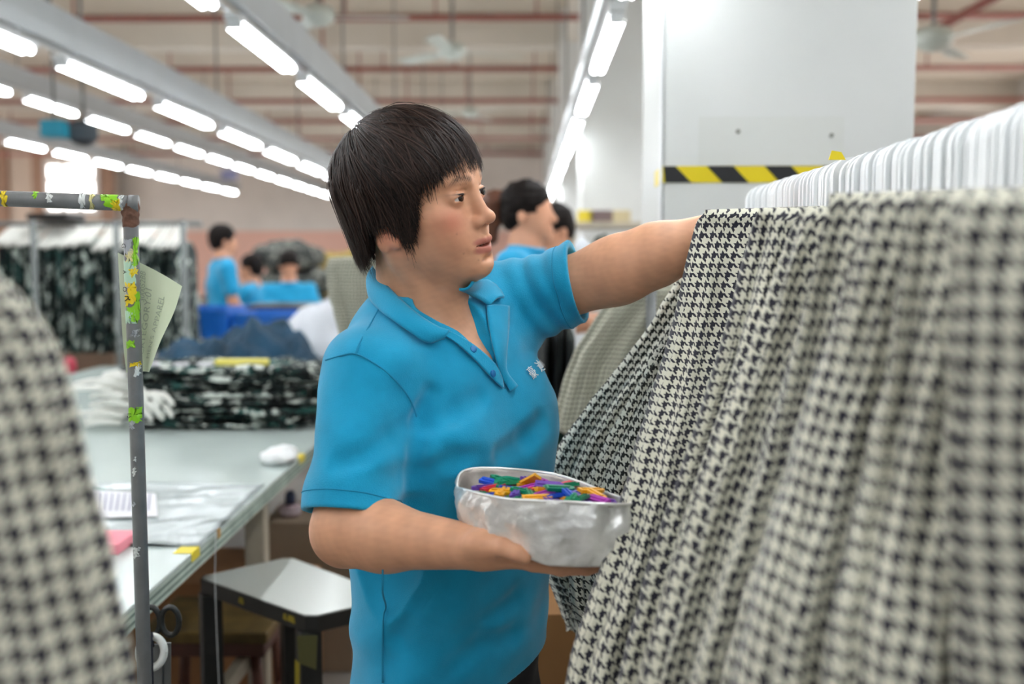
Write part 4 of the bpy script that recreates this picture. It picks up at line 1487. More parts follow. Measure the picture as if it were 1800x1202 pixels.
for (u, v, w) in ((320, 646, .05), (362, 648, .05), (270, 652, .04)):
    c = W(u, v, yb - .14)
    tag(ob('hang_tag', box((c[0], c[1], max(PILE_TOP + .006, c[2])), (w, .03, .012), .003), m_paper), 'small white hang tag on top of the leaf print pile', 'tag', 'hang tags on the pile')

# heaps farther along the table and the carts behind it
def heap(name, u0, u1, v0, v1, Y, depth, mt, label, cat, seed, amp=.03, freq=3.2, zbase=TZ, peak=.5):
    a, b = W(u0, v1, Y), W(u1, v0, Y)
    zt = b[2]
    n, m = 54, 30
    s = np.linspace(0, 1, n); t = np.linspace(0, 1, m)
    S, T = np.meshgrid(s, t)
    prof = np.clip(np.where(S < peak, S / peak, (1 - S) / (1 - peak)), 0, 1)
    hgt = (prof ** .55) * np.sin(math.pi * T) ** .6
    X = a[0] + (b[0] - a[0]) * S; Yy = Y - depth / 2 + depth * T
    P = np.stack([X, Yy, zbase + (zt - zbase) * hgt], -1)
    w, w2 = Wobble(seed, freq), Wobble(seed + 5, freq * 2.6)
    P[..., 2] += (amp * w(P * [1, .6, 2]) - amp * .8 * np.abs(w2(P))) * np.clip(hgt * 2, 0, 1)
    P[..., 2] = np.maximum(P[..., 2], zbase + .002)
    P = P.reshape(-1, 3); N = len(P)
    f = grid_faces(m, n).tolist()
    base = P.copy(); base[:, 2] = zbase
    e = [j for j in range(n)] + [i * n + n - 1 for i in range(1, m)] + [N - 1 - j for j in range(1, n)] + [i * n for i in range(m - 2, 0, -1)]
    ef = [[e[i], e[(i + 1) % len(e)], N + e[(i + 1) % len(e)], N + e[i]] for i in range(len(e))]
    o = ob(name, (np.vstack([P, base]), f + [[i + N for i in q][::-1] for q in f] + [q[::-1] for q in ef]), mt, None, True)
    return tag(o, label, cat)


heap('cloth_heap', 235, 600, 556, 652, 4.55, .9, m_navy, 'navy blue cloth heap lying behind the leaf print pile', 'cloth', 81, .05, 3.4, peak=.6)
heap('cloth_heap', 470, 690, 506, 600, 5.2, .7, m_wcloth, 'white cloth heap behind the navy cloth', 'cloth', 82, .03, 2.4, peak=.5)
m_crate = mat('crate_blue_plastic', '#1268c4', 0.4, vary=0.08, scale=4)


def crate(c, s, label):
    t = thing('plastic_crate', (c[0], c[1], c[2]), label, 'crate', 'blue crates behind the table')
    x, y, z = c; a, b, h = s; th = .02
    for sg in (-1, 1):
        ob('side_panel', box((x + sg * (a / 2 - th / 2), y, z + h / 2), (th, b, h), .004), m_crate, t)
        ob('end_panel', box((x, y + sg * (b / 2 - th / 2), z + h / 2), (a - 2 * th, th, h), .004), m_crate, t)
    ob('floor_panel', box((x, y, z + th / 2), (a - 2 * th, b - 2 * th, th)), m_crate, t)
    for k in range(4):
        ob('rib', box((x - a / 2 + a * (k + .5) / 4, y - b / 2 - .004, z + h / 2), (.02, .012, h * .9)), m_crate, t)
    for sg in (-1, 1):
        ob('top_rim', box((x, y + sg * b / 2, z + h - .012), (a + .03, .022, .024), .003), m_crate, t)
    return t


# a low bench carries the crates behind the cutting table
q = W(366, 592, 6.6)
bench = thing('bench', (q[0] + .6, 6.75, 0), 'grey bench carrying the blue crates behind the cutting table', 'bench')
ob('bench_top', box((q[0] + .75, 6.75, q[2] - .02), (2.1, .7, .035), .004), m_cream, bench)
for sx in (-.8, 1.1):
    for sy in (-.28, .28):
        ob('leg', box((q[0] + .6 + sx, 6.75 + sy, (q[2] - .04) / 2), (.05, .05, q[2] - .04), .003), m_cream, bench)
crate((q[0], 6.7, q[2]), (.32, .5, W(366, 541, 6.6)[2] - q[2]), 'bright blue plastic crate left of the navy cloth heap')
crate((q[0] + .45, 6.75, q[2]), (.5, .5, W(366, 549, 6.6)[2] - q[2]), 'wide blue plastic crate right of the bright one, partly behind the heap')
crate((q[0] + 1.02, 6.7, q[2]), (.5, .5, W(366, 541, 6.6)[2] - q[2]), 'blue plastic crate beside the white cloth heap')

# ---------------------------------------------------------------- grey pipe frame with stickers and a note
m_pipe = mat('pipe_grey_paint', '#7b7c7c', 0.45, vary=0.12, scale=30, bump=0.08, bscale=120)
m_rust = mat('weld_rust', '#6a4a3a', 0.85, vary=0.4, scale=40, bump=0.9, bscale=60)
PYP = 1.5
J = W(229, 362, PYP)
pf_ = thing('pipe_frame', (J[0], J[1], 0), 'grey steel pipe frame covered in torn stickers beside the table', 'frame')
PR_ = .0107
post = ob('post', tube([(J[0], J[1], .0), (J[0], J[1], J[2] - .03), J + [0, 0, -.004]], PR_, 24), m_pipe, pf_, True)
e0 = W(242, 358, PYP); e1 = W(-330, 336, 1.43)
bar = ob('top_bar', tube([e0, e1], PR_ * 1.05, 24), m_pipe, pf_, True)
ob('post', tube([e1, (e1[0], e1[1], 0)], PR_, 16), m_pipe, pf_, True)
wb_ = Body().cone(J + [0, 0, .002], J + [0, 0, -.026], .0128, .0116, .004)
ww = Wobble(91, 90); wb_.fn(lambda P: .0006 * ww(P))
ob('weld', wb_.mesh(J - .05, J + .05, .0016), m_rust, pf_, True)
dbar = nrm(e1 - e0)
ob('end_plug', tube([e0 - dbar * .001, e0 + dbar * .012], .0124, 20), m_pipe, pf_, True)
st_cols = {k: mat('sticker_' + k, c, 0.45) for k, c in (('lime', '#8fd11f'), ('yellow', '#f0d21c'), ('white', '#dfe3e0'), ('mint', '#b9dcc0'), ('silver', '#a9adb2'), ('cream', '#e5dc9a'))}


def sticker(par, o, ax, r, pts, col, seed, text=None):
    """torn paper patch wrapped round a pipe; pts = (angle, distance) corners"""
    r2 = np.random.default_rng(seed)
    P = []
    n = len(pts)
    for i in range(n):
        a, b = np.array(pts[i]), np.array(pts[(i + 1) % n])
        for t in np.linspace(0, 1, 7, endpoint=False):
            q = a + (b - a) * t
            P.append(q + r2.normal(size=2) * [.13, .0016])
    P = np.array(P); c = P.mean(0)
    s1 = nrm(np.cross(ax, [0, 1, 0.001])); toward = np.array([0, -1.0, 0]); toward = nrm(toward - ax * (toward @ ax)); s1 = np.cross(ax, toward)
    ring = lambda k: [o + ax * (c + (p - c) * k)[1] + (r + .0007) * (math.cos((c + (p - c) * k)[0]) * toward + math.sin((c + (p - c) * k)[0]) * s1) for p in P]
    V = np.vstack([ring(1), ring(.66), ring(.33), ring(.02)])
    return ob('sticker', (V, grid_faces(4, len(P), True)), st_cols[col], par, True)


zt = J[2]
zdist = lambda v: zt - W(229, v, PYP)[2]
dn = np.array([0, 0, -1.0])
for i, (v0, v1, a0, a1, col) in enumerate(((417, 466, -1.3, -.4, 'lime'), (420, 448, -.4, .9, 'silver'), (440, 462, -.6, .5, 'cream'), (455, 500, -.9, 1.2, 'mint'), (470, 486, -1.0, .1, 'yellow'), (497, 512, -.8, .8, 'yellow'), (505, 535, -.9, 1.0, 'yellow'), (500, 520, .0, 1.0, 'silver'),
                                            (512, 548, -1.4, -.6, 'lime'), (535, 566, -1.2, .6, 'lime'), (545, 568, -.6, 1.2, 'mint'), (578, 590, -1.1, .0, 'silver'), (598, 612, -.4, 1.2, 'lime'), (634, 644, -1.2, .3, 'yellow'), (641, 660, -1.2, -.1, 'white'), (716, 740, -1.2, 1.3, 'lime'), (738, 752, -.2, .8, 'silver'), (820, 834, -.1, .4, 'white'), (958, 976, -.3, .7, 'white'), (800, 808, -.2, .1, 'white'), (880, 886, .2, .5, 'silver'))):
    sticker(pf_, J, dn, PR_, [(a0, zdist(v0)), (a1, zdist(v0 + 3)), (a1 - .1, zdist(v1)), (a0 + .15, zdist(v1 - 2))], col, 500 + i)
bl = np.linalg.norm(e1 - e0) / (242 + 330)
for i, (u0, u1, a0, a1, col) in enumerate(((0, 10, -1.4, 1.2, 'yellow'), (56, 64, .2, 1.5, 'lime'), (80, 88, -.2, 1.4, 'white'), (138, 150, -1.0, 1.3, 'white'), (158, 164, -1.0, 1.2, 'cream'), (182, 208, -.6, 1.4, 'lime'), (196, 214, -1.2, .4, 'yellow'), (212, 218, -1.2, 1.4, 'white'), (176, 186, .3, 1.4, 'lime'))):
    sticker(pf_, e0, dbar, PR_ * 1.05, [(a0, (242 - u1) * bl), (a1, (242 - u1 + 2) * bl), (a1, (242 - u0) * bl), (a0, (242 - u0 - 1) * bl)], col, 560 + i)
m_ink = mat('sticker_ink', '#26281f', 0.6)
for txt, v, sz, dx in (('R', 524, .016, .001), ('O', 508, .010, -.004), ('G', 432, .010, -.006), ('15', 728, .009, .003), ('A', 478, .008, -.004)):
    tv, tf = text_mesh(txt, sz)
    a = np.array([0, 0, 1.0]); c = W(229, v, PYP) + [dx, -PR_ - .0016, 0]
    x_, y_ = tv[:, 1], tv[:, 0]
    p = c + np.stack([x_, (x_ + dx) ** 2 / (2 * PR_), -y_], 1)
    ob('sticker_print', (p, tf), m_ink, pf_)

# note taped behind the pipe
m_note = mat('note_pale_green_paper', '#dfeacb', 0.7)
nt_, bs_ = nodes(m_note)
bs_.inputs['Transmission Weight'].default_value = 0.0
NY = PYP + .018
cor = [W(207, 444, NY), W(242, 462, NY), W(320, 503, NY - .02), W(290, 565, NY - .015), W(262, 652, NY - .03), W(240, 632, NY), W(217, 640, NY + .004), W(212, 540, NY)]
# build as a grid between the left and right borders so that it can curl
Lb = spline([W(207, 444, NY - .004), W(211, 520, NY - .006), W(216, 600, NY - .002), W(222, 655, NY)], 20)
Rb = spline([W(320, 503, NY - .030), W(306, 548, NY - .030), W(282, 600, NY - .028), W(262, 654, NY - .024)], 20)
t = np.linspace(0, 1, 20)
Gd = Lb[:, None] * (1 - t)[None, :, None] + Rb[:, None] * t[None, :, None]
Gd[..., 1] += (.014 * np.sin(math.pi * t))[None, :]
N = 400
f = grid_faces(20, 20).tolist()
note = ob('paper_note', (np.vstack([Gd.reshape(-1, 3), Gd.reshape(-1, 3) + [0, .0006, 0]]), f + [[i + N for i in q][::-1] for q in f]), m_note, None, True)
tag(note, 'pale green paper note with faint mirrored print behind the pipe', 'note')
m_faint = mat('note_faint_print', '#b3bfa6', 0.7)


def on_note(s, t_):
    s = np.clip(s, 0, 1) * 19; t_ = np.clip(t_, 0, 1) * 19
    i, j = np.minimum(s.astype(int), 18), np.minimum(t_.astype(int), 18)
    a, b = (s - i)[:, None], (t_ - j)[:, None]
    return Gd[i, j] * (1 - a) * (1 - b) + Gd[i + 1, j] * a * (1 - b) + Gd[i, j + 1] * (1 - a) * b + Gd[i + 1, j + 1] * a * b


for txt, tt_, s0, sz in (('CATEGORY:01', .46, .50, .085), ("MEN'S APPAREL", .70, .54, .080), ('3000S2BB', .36, .20, .060)):
    tv, tf = text_mesh(txt, 1.0)
    # the print shows through from the other side: mirrored and running up the sheet
    s = s0 - tv[:, 0] * sz * 1.15
    q = on_note(s, tt_ - tv[:, 1] * sz * 1.9)
    ob('print', (q + [0, -.0012, 0], tf), m_faint, note)

# ---------------------------------------------------------------- small black table and what stands below
m_blk = mat('black_paint_worn', '#20211f', 0.45, vary=0.25, scale=12)
m_lam = mat('grey_white_laminate', '#c9cdc8', 0.25)
SZ = .60
sc = [on_table(345, 1014, SZ), on_table(545, 1086, SZ), on_table(700, 1050, SZ), on_table(508, 978, SZ)]
stl = thing('small_table', (np.mean([p[0] for p in sc]), np.mean([p[1] for p in sc]), 0), 'small black table with grey white top beside the woman', 'table')


def quad_prism(cs, z0, z1, inset=0.0, ch=.018):
    c = np.mean(cs, axis=0); P = []
    for i in range(4):
        a, b, d = cs[i - 1], cs[i], cs[(i + 1) % 4]
        P.append(b + nrm(a - b) * ch); P.append(b + nrm(d - b) * ch)
    P = [p + nrm(c - p) * inset for p in P]
    n = len(P)
    V = [(p[0], p[1], z0) for p in P] + [(p[0], p[1], z1) for p in P]
    F = [list(range(n))[::-1], list(range(n, 2 * n))] + [[i, (i + 1) % n, n + (i + 1) % n, n + i] for i in range(n)]
    vv = np.array(V)
    a = vv[1] - vv[0]
    return vv, F


ob('table_top', quad_prism(sc, SZ - .001, SZ + .001, .006), m_lam, stl)
ob('edge_band', quad_prism(sc, SZ - .036, SZ - .001, 0), m_blk, stl)
cc = np.mean(sc, axis=0)
for p in sc:
    q = p + (cc - p) * .14
    ob('leg', box((q[0], q[1], (SZ - .036) / 2), (.048, .048, SZ - .036), .004, rotz(.5)), m_blk, stl)
m_ychip = mat('yellow_chipped_paint', '#9c8a26', 0.6)
for (u, v, w) in ((430, 1062, .010), (515, 1083, .014), (505, 1070, .006)):
    a = (u - 345) / 200.0
    p = sc[0] * (1 - a) + sc[1] * a
    dr = nrm(sc[1] - sc[0]); nr = np.array([dr[1], -dr[0], 0])
    ob('paint_chip', prism([(-w, -.006), (w, -.008), (w * .7, .006), (-w * .6, .007)], (p[0] + nr[0] * .001, p[1] + nr[1] * .001, SZ - .017), dr, (0, 0, 1), nr, .0012), m_ychip, stl)
q = sc[1] + (cc - sc[1]) * .14
ob('paint_chip', prism([(-.020, -.03), (.018, -.045), (.022, .03), (-.022, .03)], (q[0] + .005, q[1] - .034, SZ - .068), (1, 0, 0), (0, 0, 1), (0, 1, 0), .002), mat('olive_paint', '#55522a', 0.6), stl)
ob('paint_chip', prism([(-.006, -.06), (.004, -.07), (.006, .05), (-.004, .06)], (q[0] - .018, q[1] - .035, SZ - .15), (1, 0, 0), (0, 0, 1), (0, 1, 0), .002), m_ychip, stl)

# brown stool under the table
m_bst = mat('stool_brown_paint', '#5a3326', 0.5, vary=0.25, scale=10)
st = W(385, 1075, 2.75)
s_t = thing('wooden_stool', (st[0], 2.75, 0), 'brown wooden stool with chipped yellow seat under the cutting table', 'stool')
ob('seat', box((st[0], 2.75, st[2] - .02), (.34, .30, .03), .006), mat('stool_seat_worn', '#6b5526', 0.6, vary=0.5, scale=9), s_t)
ob('seat_frame', box((st[0], 2.75, st[2] - .055), (.32, .28, .038), .004), m_bst, s_t)
for sx in (-1, 1):
    for sy in (-1, 1):
        ob('leg', tube([(st[0] + sx * .125, 2.75 + sy * .10, st[2] - .05), (st[0] + sx * .15, 2.75 + sy * .12, 0)], .016, 8), m_bst, s_t, True)
    ob('rung', tube([(st[0] + sx * .14, 2.64, .15), (st[0] + sx * .14, 2.86, .15)], .010, 6), m_bst, s_t, True)
m_card = mat('cardboard', '#a5764f', 0.85, vary=0.12, scale=5)
m_card2 = mat('cardboard_pale', '#8d7a66', 0.85, vary=0.12, scale=5)


def carton(c, s, label, mt=None, rz=0.0, group='cartons'):
    mt = mt or m_card
    t = thing('cardboard_box', (c[0], c[1], c[2]), label, 'box', group)
    Rm = rotz(rz)
    ob('body', box((c[0], c[1], c[2] + s[2] / 2), s, .004, Rm), mt, t)
    for sg in (-1, 1):
        o_ = Rm @ np.array([0, sg * s[1] * .251, 0])
        ob('flap', box((c[0] + o_[0], c[1] + o_[1], c[2] + s[2] + .002), (s[0], s[1] * .496, .004), .001, Rm), mt, t)
    return t


carton((W(405, 1200, 3.3)[0], 3.3, 0), (.62, .40, .36), 'large brown cardboard box on the floor below the cutting table')
carton((W(520, 1000, 3.35)[0] + .05, 3.45, 0), (.30, .30, .50), 'tall cardboard box standing behind the small black table', m_card2)
carton((W(148, 630, 6.8)[0] - .05, 7.0, 0), (.50, .4, W(0, 612, 6.8)[2]), 'brown cardboard box beyond the left end of the table', m_card2)
rd = W(112, 640, 6.55)
v, f = lump((rd[0], 6.6, W(0, 626, 6.6)[2] / 2), (.11, .16, W(0, 626, 6.6)[2]), .5, .6, .008, 8, 77, 24, 16)
tag(ob('plastic_bag', (v, f), mat('bag_pink_red', '#d8455c', 0.5), None, True), 'pinkish red bag standing before the brown box beyond the table', 'bag')
carton((W(1030, 1100, 2.15)[0] - .10, 2.3, 0), (.40, .40, .62), 'brown cardboard box on the floor behind the ruffled dresses', mat('cardboard_dark', '#8a6238', 0.85, vary=0.1, scale=4))

# spray bottle on the tall box
bq = W(512, 963, 3.4)
bz = .506
bt = thing('bottle', (bq[0], 3.4, bz), 'pinkish bottle with a dark blue cap below the table', 'bottle')
hb = W(512, 885, 3.4)[2] - bz
ob('body', lathe([(.030, 0), (.036, .006), (.036, hb * .82), (.030, hb * .93), (.016, hb)], (bq[0], 3.4, bz), 20), mat('bottle_rose', '#b09aa0', 0.35), bt, True)
ob('cap', lathe([(.018, hb), (.019, hb + .03), (.012, hb + .045)], (bq[0], 3.4, bz), 16), mat('bottle_cap_navy', '#26324f', 0.4), bt, True)
ob('label_band', lathe([(.0366, hb * .25), (.0366, hb * .7)], (bq[0], 3.4, bz), 20, False), mat('bottle_label', '#c3b4b8', 0.6), bt, True)

# tape roll, threads and scissors hanging from the table edge
tq = W(266, 1146, 1.62)
ring = [tq + [.021 * math.cos(a), .006 * math.sin(a), .024 * math.sin(a)] for a in np.linspace(0, 6.2832, 36)]
tag(ob('tape_roll', tube(ring, .0065, 8, False), mat('tape_roll_white', '#e2e2dc', 0.5), None, True), 'white tape roll hanging below the table edge beside the pipe', 'tape')
hk = np.array([tq[0] - .008, 1.63, TZ - .045])
o_ = ob('string_bundle', joinvf([tube(spline([hk + [.002 * k, 0, 0], tq + [-.012 + .004 * k, -.008, .03], tq + [-.006 + .003 * k, -.012, -.01 - .02 * k], tq + [-.010 + .005 * k, -.006, -.06 - .03 * (k % 3)]], 16), .0022, 5) for k in range(5)]), mat('string_dark', '#20222c', 0.8), None, True)
tag(o_, 'bundle of dark strings hanging below the table edge', 'string', kind='stuff')
sx = W(283, 1110, 1.66)
scs = thing('scissors', (sx[0], sx[1], sx[2]), 'old steel scissors hanging below the table edge behind the tape roll', 'scissors')
for s in (-1, 1):
    ob('blade', prism([(-.006, -.10), (.006, -.10), (.009, 0), (-.009, 0)], sx + [s * .006, s * .003, -.02], (1, 0, 0), (0, 0, 1), (0, 1, 0), .003), m_steel, scs)
    ob('handle', tube([sx + [s * .016 + .015 * math.cos(a), 0, .018 + .024 * math.sin(a)] for a in np.linspace(0, 6.2832, 20)], .005, 6, False), m_blk, scs, True)
th_ = on_table(384, 938)
tp_ = [np.array([TX1 + .004, th_[1], TZ]), np.array([TX1 + .006, th_[1] - .02, TZ - .12]), np.array([TX1 + .02, th_[1] - .05, .4]), np.array([TX1 + .03, th_[1] - .05, 0.002])]
tag(ob('loose_thread', tube(spline(tp_, 24), .0009, 5), m_white, None, True), 'loose white thread hanging from the table edge', 'thread')
# ---------------------------------------------------------------- background racks
def hung_row(u0, u1, vtop, vbot, Y, n, mt, label_fn, group, seed, width=.42, cat='garment', name='hanging_garment'):
    a, b = W(u0, vtop, Y), W(u1, vtop, Y)
    zt, zb = a[2], W(u0, vbot, Y)[2]
    r = np.random.default_rng(seed)
    res = []
    for k in range(n):
        x = a[0] + (b[0] - a[0]) * (k + .5) / n
        half = abs(b[0] - a[0]) / n * .52
        nt, na = 18, 36
        t = np.linspace(0, 1, nt); ang = np.linspace(0, 2 * math.pi, na, endpoint=False)
        ph = r.uniform(0, 6.28, 3)
        V = np.empty((nt, na, 3))
        zz = zt + r.uniform(-.03, .02)
        for i in range(nt):
            s = min(1, t[i] / .12)
            hx = half * (.35 + .65 * math.sqrt(s)) * (1 + .15 * math.sin(4 * t[i] + ph[0])); hy = width / 2 * (.7 + .3 * math.sqrt(s))
            d = 1 + .10 * np.sin(5 * ang + ph[1] + t[i]) + .06 * np.sin(9 * ang + ph[2])
            V[i] = np.stack([x + hx * np.cos(ang) * d, Y + .1 + hy * np.sin(ang) * d, np.full(na, zz + (zb - zz) * t[i])], 1)
        o = ob(name, (V.reshape(-1, 3), grid_faces(nt, na, True)), mt, None, True)
        tag(o, label_fn(k), cat, group)
        res.append((x, zz))
    return res


FY = 5.95
lf = lambda k: 'dark leaf print garment on the far left rack, %s from the left' % ord_words[k]
row = hung_row(4, 322, 418, 618, FY, 13, m_floral2, lf, 'leaf print garments on the far rack', 201)
zr = W(0, 392, FY)[2]
rk2 = thing('garment_rack', (row[0][0], FY + .1, 0), 'grey rack carrying dark leaf print garments behind the pipe frame', 'rack')
m_rackg = mat('rack_grey_paint', '#777d7c', 0.45)
xl_, xr_ = row[0][0] - .12, row[-1][0] + .12
ob('rail', tube([(xl_, FY + .1, zr), (xr_, FY + .1, zr)], .014, 8), m_rackg, rk2, True)
for u in (58, 204, 322):
    p = W(u, 400, FY - .18)
    ob('post', tube([(p[0], FY - .18, zr + .01), (p[0], FY - .18, 0)], .017, 10), m_rackg, rk2, True)
for k, (x, z) in enumerate(row):
    t = thing('clothes_hanger', (x, FY + .1, z), 'white hanger and collar of the %s far rack garment from the left' % ord_words[k], 'hanger', 'white hangers on the far left rack')
    for j in range(3):
        dx = (j - 1) * .026
        ob('arm', tube(spline([(x + dx, FY - .13, z - .045 + .01 * (j % 2)), (x + dx, FY + .02, z + .035), (x + dx, FY + .1, zr - .02)], 8), .011, 6), m_hang2, t, True)
    ob('hook', tube([(x, FY + .1, zr - .03), (x + .004, FY + .1, zr + .016)], .005, 6), m_hang2, t, True)
# box with dark lid lying on the rack
p = W(92, 378, FY)
tag(ob('black_tray', box((p[0], FY + .05, zr + .035), (.24, .26, .035), .012), m_black), 'black tray lying on top of the far left rack', 'tray')

# taupe check dress hung behind the woman's shoulder
m_fine = houndstooth('fine_check_cloth', '#b5b3a2', '#55584e', .011)
garment(px_edge([(577, 452), (575, 475), (580, 520), (590, 565), (600, 640), (600, 800)], 3.3), 3.3, .30, .04, 7, .010, 210, 'pale fine check dress hanging behind the woman, left of her neck', None, m_fine, na=90, nt=36)
garment(px_edge([(1090, 500), (1062, 540), (1010, 620), (985, 690), (972, 745), (978, 760)], 2.35), 2.37, .42, .05, 12, .012, 211, 'pale fine check dress hanging below the woman\'s outstretched arm', None, houndstooth('fine_check_cloth_b', '#bdbba8', '#74766a', .012), na=110, nt=36)
q1_, q2_ = W(606, 460, 3.3), W(740, 460, 3.3)
rk4 = thing('garment_rack', (q2_[0], 3.3, 0), 'slim steel stand holding the pale fine check dress behind the woman', 'rack')
ob('rail', tube([(q1_[0], 3.3, q1_[2]), (q2_[0], 3.3, q1_[2])], .010, 8), m_steel, rk4, True)
ob('post', tube([(q2_[0], 3.3, q1_[2]), (q2_[0], 3.3, 0)], .012, 8), m_steel, rk4, True)
hung_row(944, 1012, 560, 745, 2.75, 3, print_fabric('dark_print', ['#10161a', '#1d2629', '#0a0d10', '#3c4440'], 9.0), lambda k: 'dark garment hanging behind the blue shirt front, %s from the left' % ord_words[k], 'dark garments below the arm', 203)
hung_row(965, 1000, 715, 800, 3.0, 1, mat('dark_green_cloth', '#143f33', 0.85, vary=0.2), lambda k: 'dark green cloth hanging low behind the shirt front', None, 204)
rk3 = thing('garment_rack', (.30, 2.6, 0), 'steel rack behind the outstretched arm carrying dark and check garments', 'rack')
zq = W(1090, 500, 2.37)[2] + .01
ob('rail', tube([(.28, 2.30, zq), (.28, 3.05, zq)], .011, 8), m_steel, rk3, True)
for yy in (2.30, 3.05):
    ob('post', tube([(.28, yy, zq), (.28, yy, 0)], .012, 8), m_steel, rk3, True)

# white hangers and bundles at the right, behind the arm
for k, (u0, u1, v, Y) in enumerate(((1008, 1040, 430, 3.3), (1040, 1075, 424, 3.4), (1072, 1102, 428, 3.2))):
    a, b = W(u0, v, Y), W(u1, v, Y)
    vv, ff = lump(((a[0] + b[0]) / 2, Y, a[2] - .045), (b[0] - a[0], .25, .13), .8, .8, .010, 9, 220 + k, 24, 12, False)
    tag(ob('white_bundle', (vv, ff), m_wcloth if k != 1 else m_grey_print, None, True), ['white cloth bundle left of the pillar behind the arm', 'mottled grey cloth bundle beside the white one', 'white cloth bundle touching the pillar'][k], 'bundle', 'bundles behind the arm')
shf = thing('shelf', (W(1060, 460, 3.4)[0], 3.4, 0), 'narrow shelf table carrying cloth bundles left of the pillar', 'shelf')
zsh = W(1050, 462, 3.35)[2] - .02
ob('shelf_top', box((W(1055, 460, 3.35)[0], 3.4, zsh - .02), (.24, .5, .03), .003), m_white, shf)
for sx in (-.1, .1):
    for sy in (-.22, .22):
        ob('leg', box((W(1055, 460, 3.35)[0] + sx, 3.4 + sy, (zsh - .035) / 2), (.025, .025, zsh - .035), .002), m_white, shf)
q = W(1060, 385, 7.0)
fr = thing('machine_table', (q[0], 6.6, 0), 'pale sewing table with boxes in front of the second pillar', 'table')
ob('table_top', box((q[0] + .02, 6.9, q[2] - .05), (.55, .5, .04), .004), m_cream, fr)
for sx in (-.24, .24):
    ob('leg', box((q[0] + .02 + sx, 6.9, (q[2] - .07) / 2), (.04, .4, q[2] - .07), .004), m_cream, fr)
for k, (u, w, c) in enumerate(((1028, .10, '#d9c433'), (1055, .16, '#6c5a58'), (1090, .12, '#c0b28c'))):
    p = W(u, 375, 6.9)
    tag(ob('supply_box', box((p[0], 6.85, q[2] - .03 + .04), (w, .12, .08), .006), mat('supply_%d' % k, c, 0.6)), ['yellow', 'dark brown', 'tan'][k] + ' supply box on the table by the second pillar', 'box', 'supply boxes')

# boxes hanging on the left: blue sign box and dark loudspeaker
p = W(96, 227, 8.0)
tag(ob('wall_box', box((p[0], 8.0, p[2]), (.17, .14, .13), .008), mat('box_turquoise', '#1697b4', 0.5)), 'turquoise box hanging under the left lamp rails', 'box')
p = W(146, 234, 8.2)
wf = thing('wall_fan', (p[0], 8.2, p[2] - .1), 'dark grey fan hanging beside the turquoise box', 'fan')
ob('housing', tube([p + [0, -.06, 0], p + [0, .06, 0]], .10, 20), mat('fan_dark', '#3a4046', 0.5), wf, True)
ob('bracket', tube([p + [0, .02, .08], (p[0], 8.22, CEIL)], .014, 6), m_cord, wf, True)
ob('guard', box((p[0] + .02, 8.12, p[2]), (.26, .02, .12), .006), mat('fan_guard', '#59636b', 0.5), wf)
p = W(96, 227, 8.0)
ob('hang_rod', tube([(p[0], 8.0, p[2] + .06), (p[0], 8.0, CEIL)], .012, 6), m_cord, bpy.data.objects['wall_box'], True)
p = W(403, 307, 20.0)
sg = tag(ob('hanging_sign', box((p[0], 20.0, p[2]), (.30, .03, .19), .004), mat('sign_lilac', '#8f93bb', 0.5)), 'lilac hanging sign among the far lamps', 'sign')
ob('hang_rod', tube([(p[0], 20.0, p[2]), (p[0], 20.0, CEIL)], .012, 6), m_cord, sg, True)

# ---------------------------------------------------------------- fabric piles far behind
def pile(u0, u1, v0, v1, Y, rows_, mt, label, seed, cat='cloth', depth=.8):
    """bundles stacked on the floor up to the height seen"""
    a, b = W(u0, v1, Y), W(u1, v0, Y)
    zs = 0.0; k = 0
    r = random.Random(seed)
    hgt = (b[2] - zs) / rows_
    for i in range(rows_):
        w = (b[0] - a[0]) * (1 - .035 * i)
        vv, ff = lump(((a[0] + b[0]) / 2 + r.uniform(-.08, .08), Y, zs + hgt * (i + .5)), (w, depth, hgt * 1.0), .7, .6, .05, 2.6, seed + i, 36, 14, False)
        vv[:, 2] = np.maximum(vv[:, 2], .001)
        tag(ob('fabric_bundle', (vv, ff), mt, None, True), label % ord_words[i], cat, 'far fabric bundles')


pile(444, 582, 424, 545, 9.6, 6, m_grey_print, 'mottled grey fabric bundle far behind, %s from the bottom', 401)
pile(540, 640, 442, 560, 10.8, 5, mat('ochre_cloth', '#9a8338', 0.85, vary=0.2), 'ochre cloth bundle far behind the pale dress, %s from the bottom', 411)
pile(330, 430, 512, 545, 10.2, 3, mat('dark_cloth', '#26282c', 0.85, vary=0.2), 'dark cloth bundle at the feet of the far workers, %s from the bottom', 421)
for k, (u0, u1, Y) in enumerate(((300, 345, 9.3), (440, 600, 7.6))):
    a, b = W(u0, 530, Y), W(u1, 530, Y)
    zt_ = W(0, 528 if k == 0 else 534, Y)[2]
    tt_ = thing('work_table', ((a[0] + b[0]) / 2, Y, 0), ['low table at the left of the far standing worker', 'long dark work table in front of the seated far workers'][k], 'table')
    ob('table_top', box(((a[0] + b[0]) / 2, Y, zt_ - .02), (b[0] - a[0], .6, .04), .004), [m_cream, m_blk][k], tt_)
    for sx in (a[0] + .05, b[0] - .05):
        ob('leg', box((sx, Y, (zt_ - .04) / 2), (.05, .4, zt_ - .04), .004), m_cream, tt_)


# ---------------------------------------------------------------- workers in the background
m_skin_b = mat('skin_plain', '#d59c7c', 0.55)
m_hair_b = mat('hair_black', '#17110f', 0.6, vary=0.4, scale=60, spec=0.15)
m_hair_r = mat('hair_reddish_brown', '#5a3017', 0.5, vary=0.4, scale=60)
m_shirt_b = mat('shirt_blue_plain', '#129fd0', 0.85, vary=0.06, scale=12, sheen=0.2)
m_pant = mat('trousers_khaki', '#8b7d68', 0.85, vary=0.1)


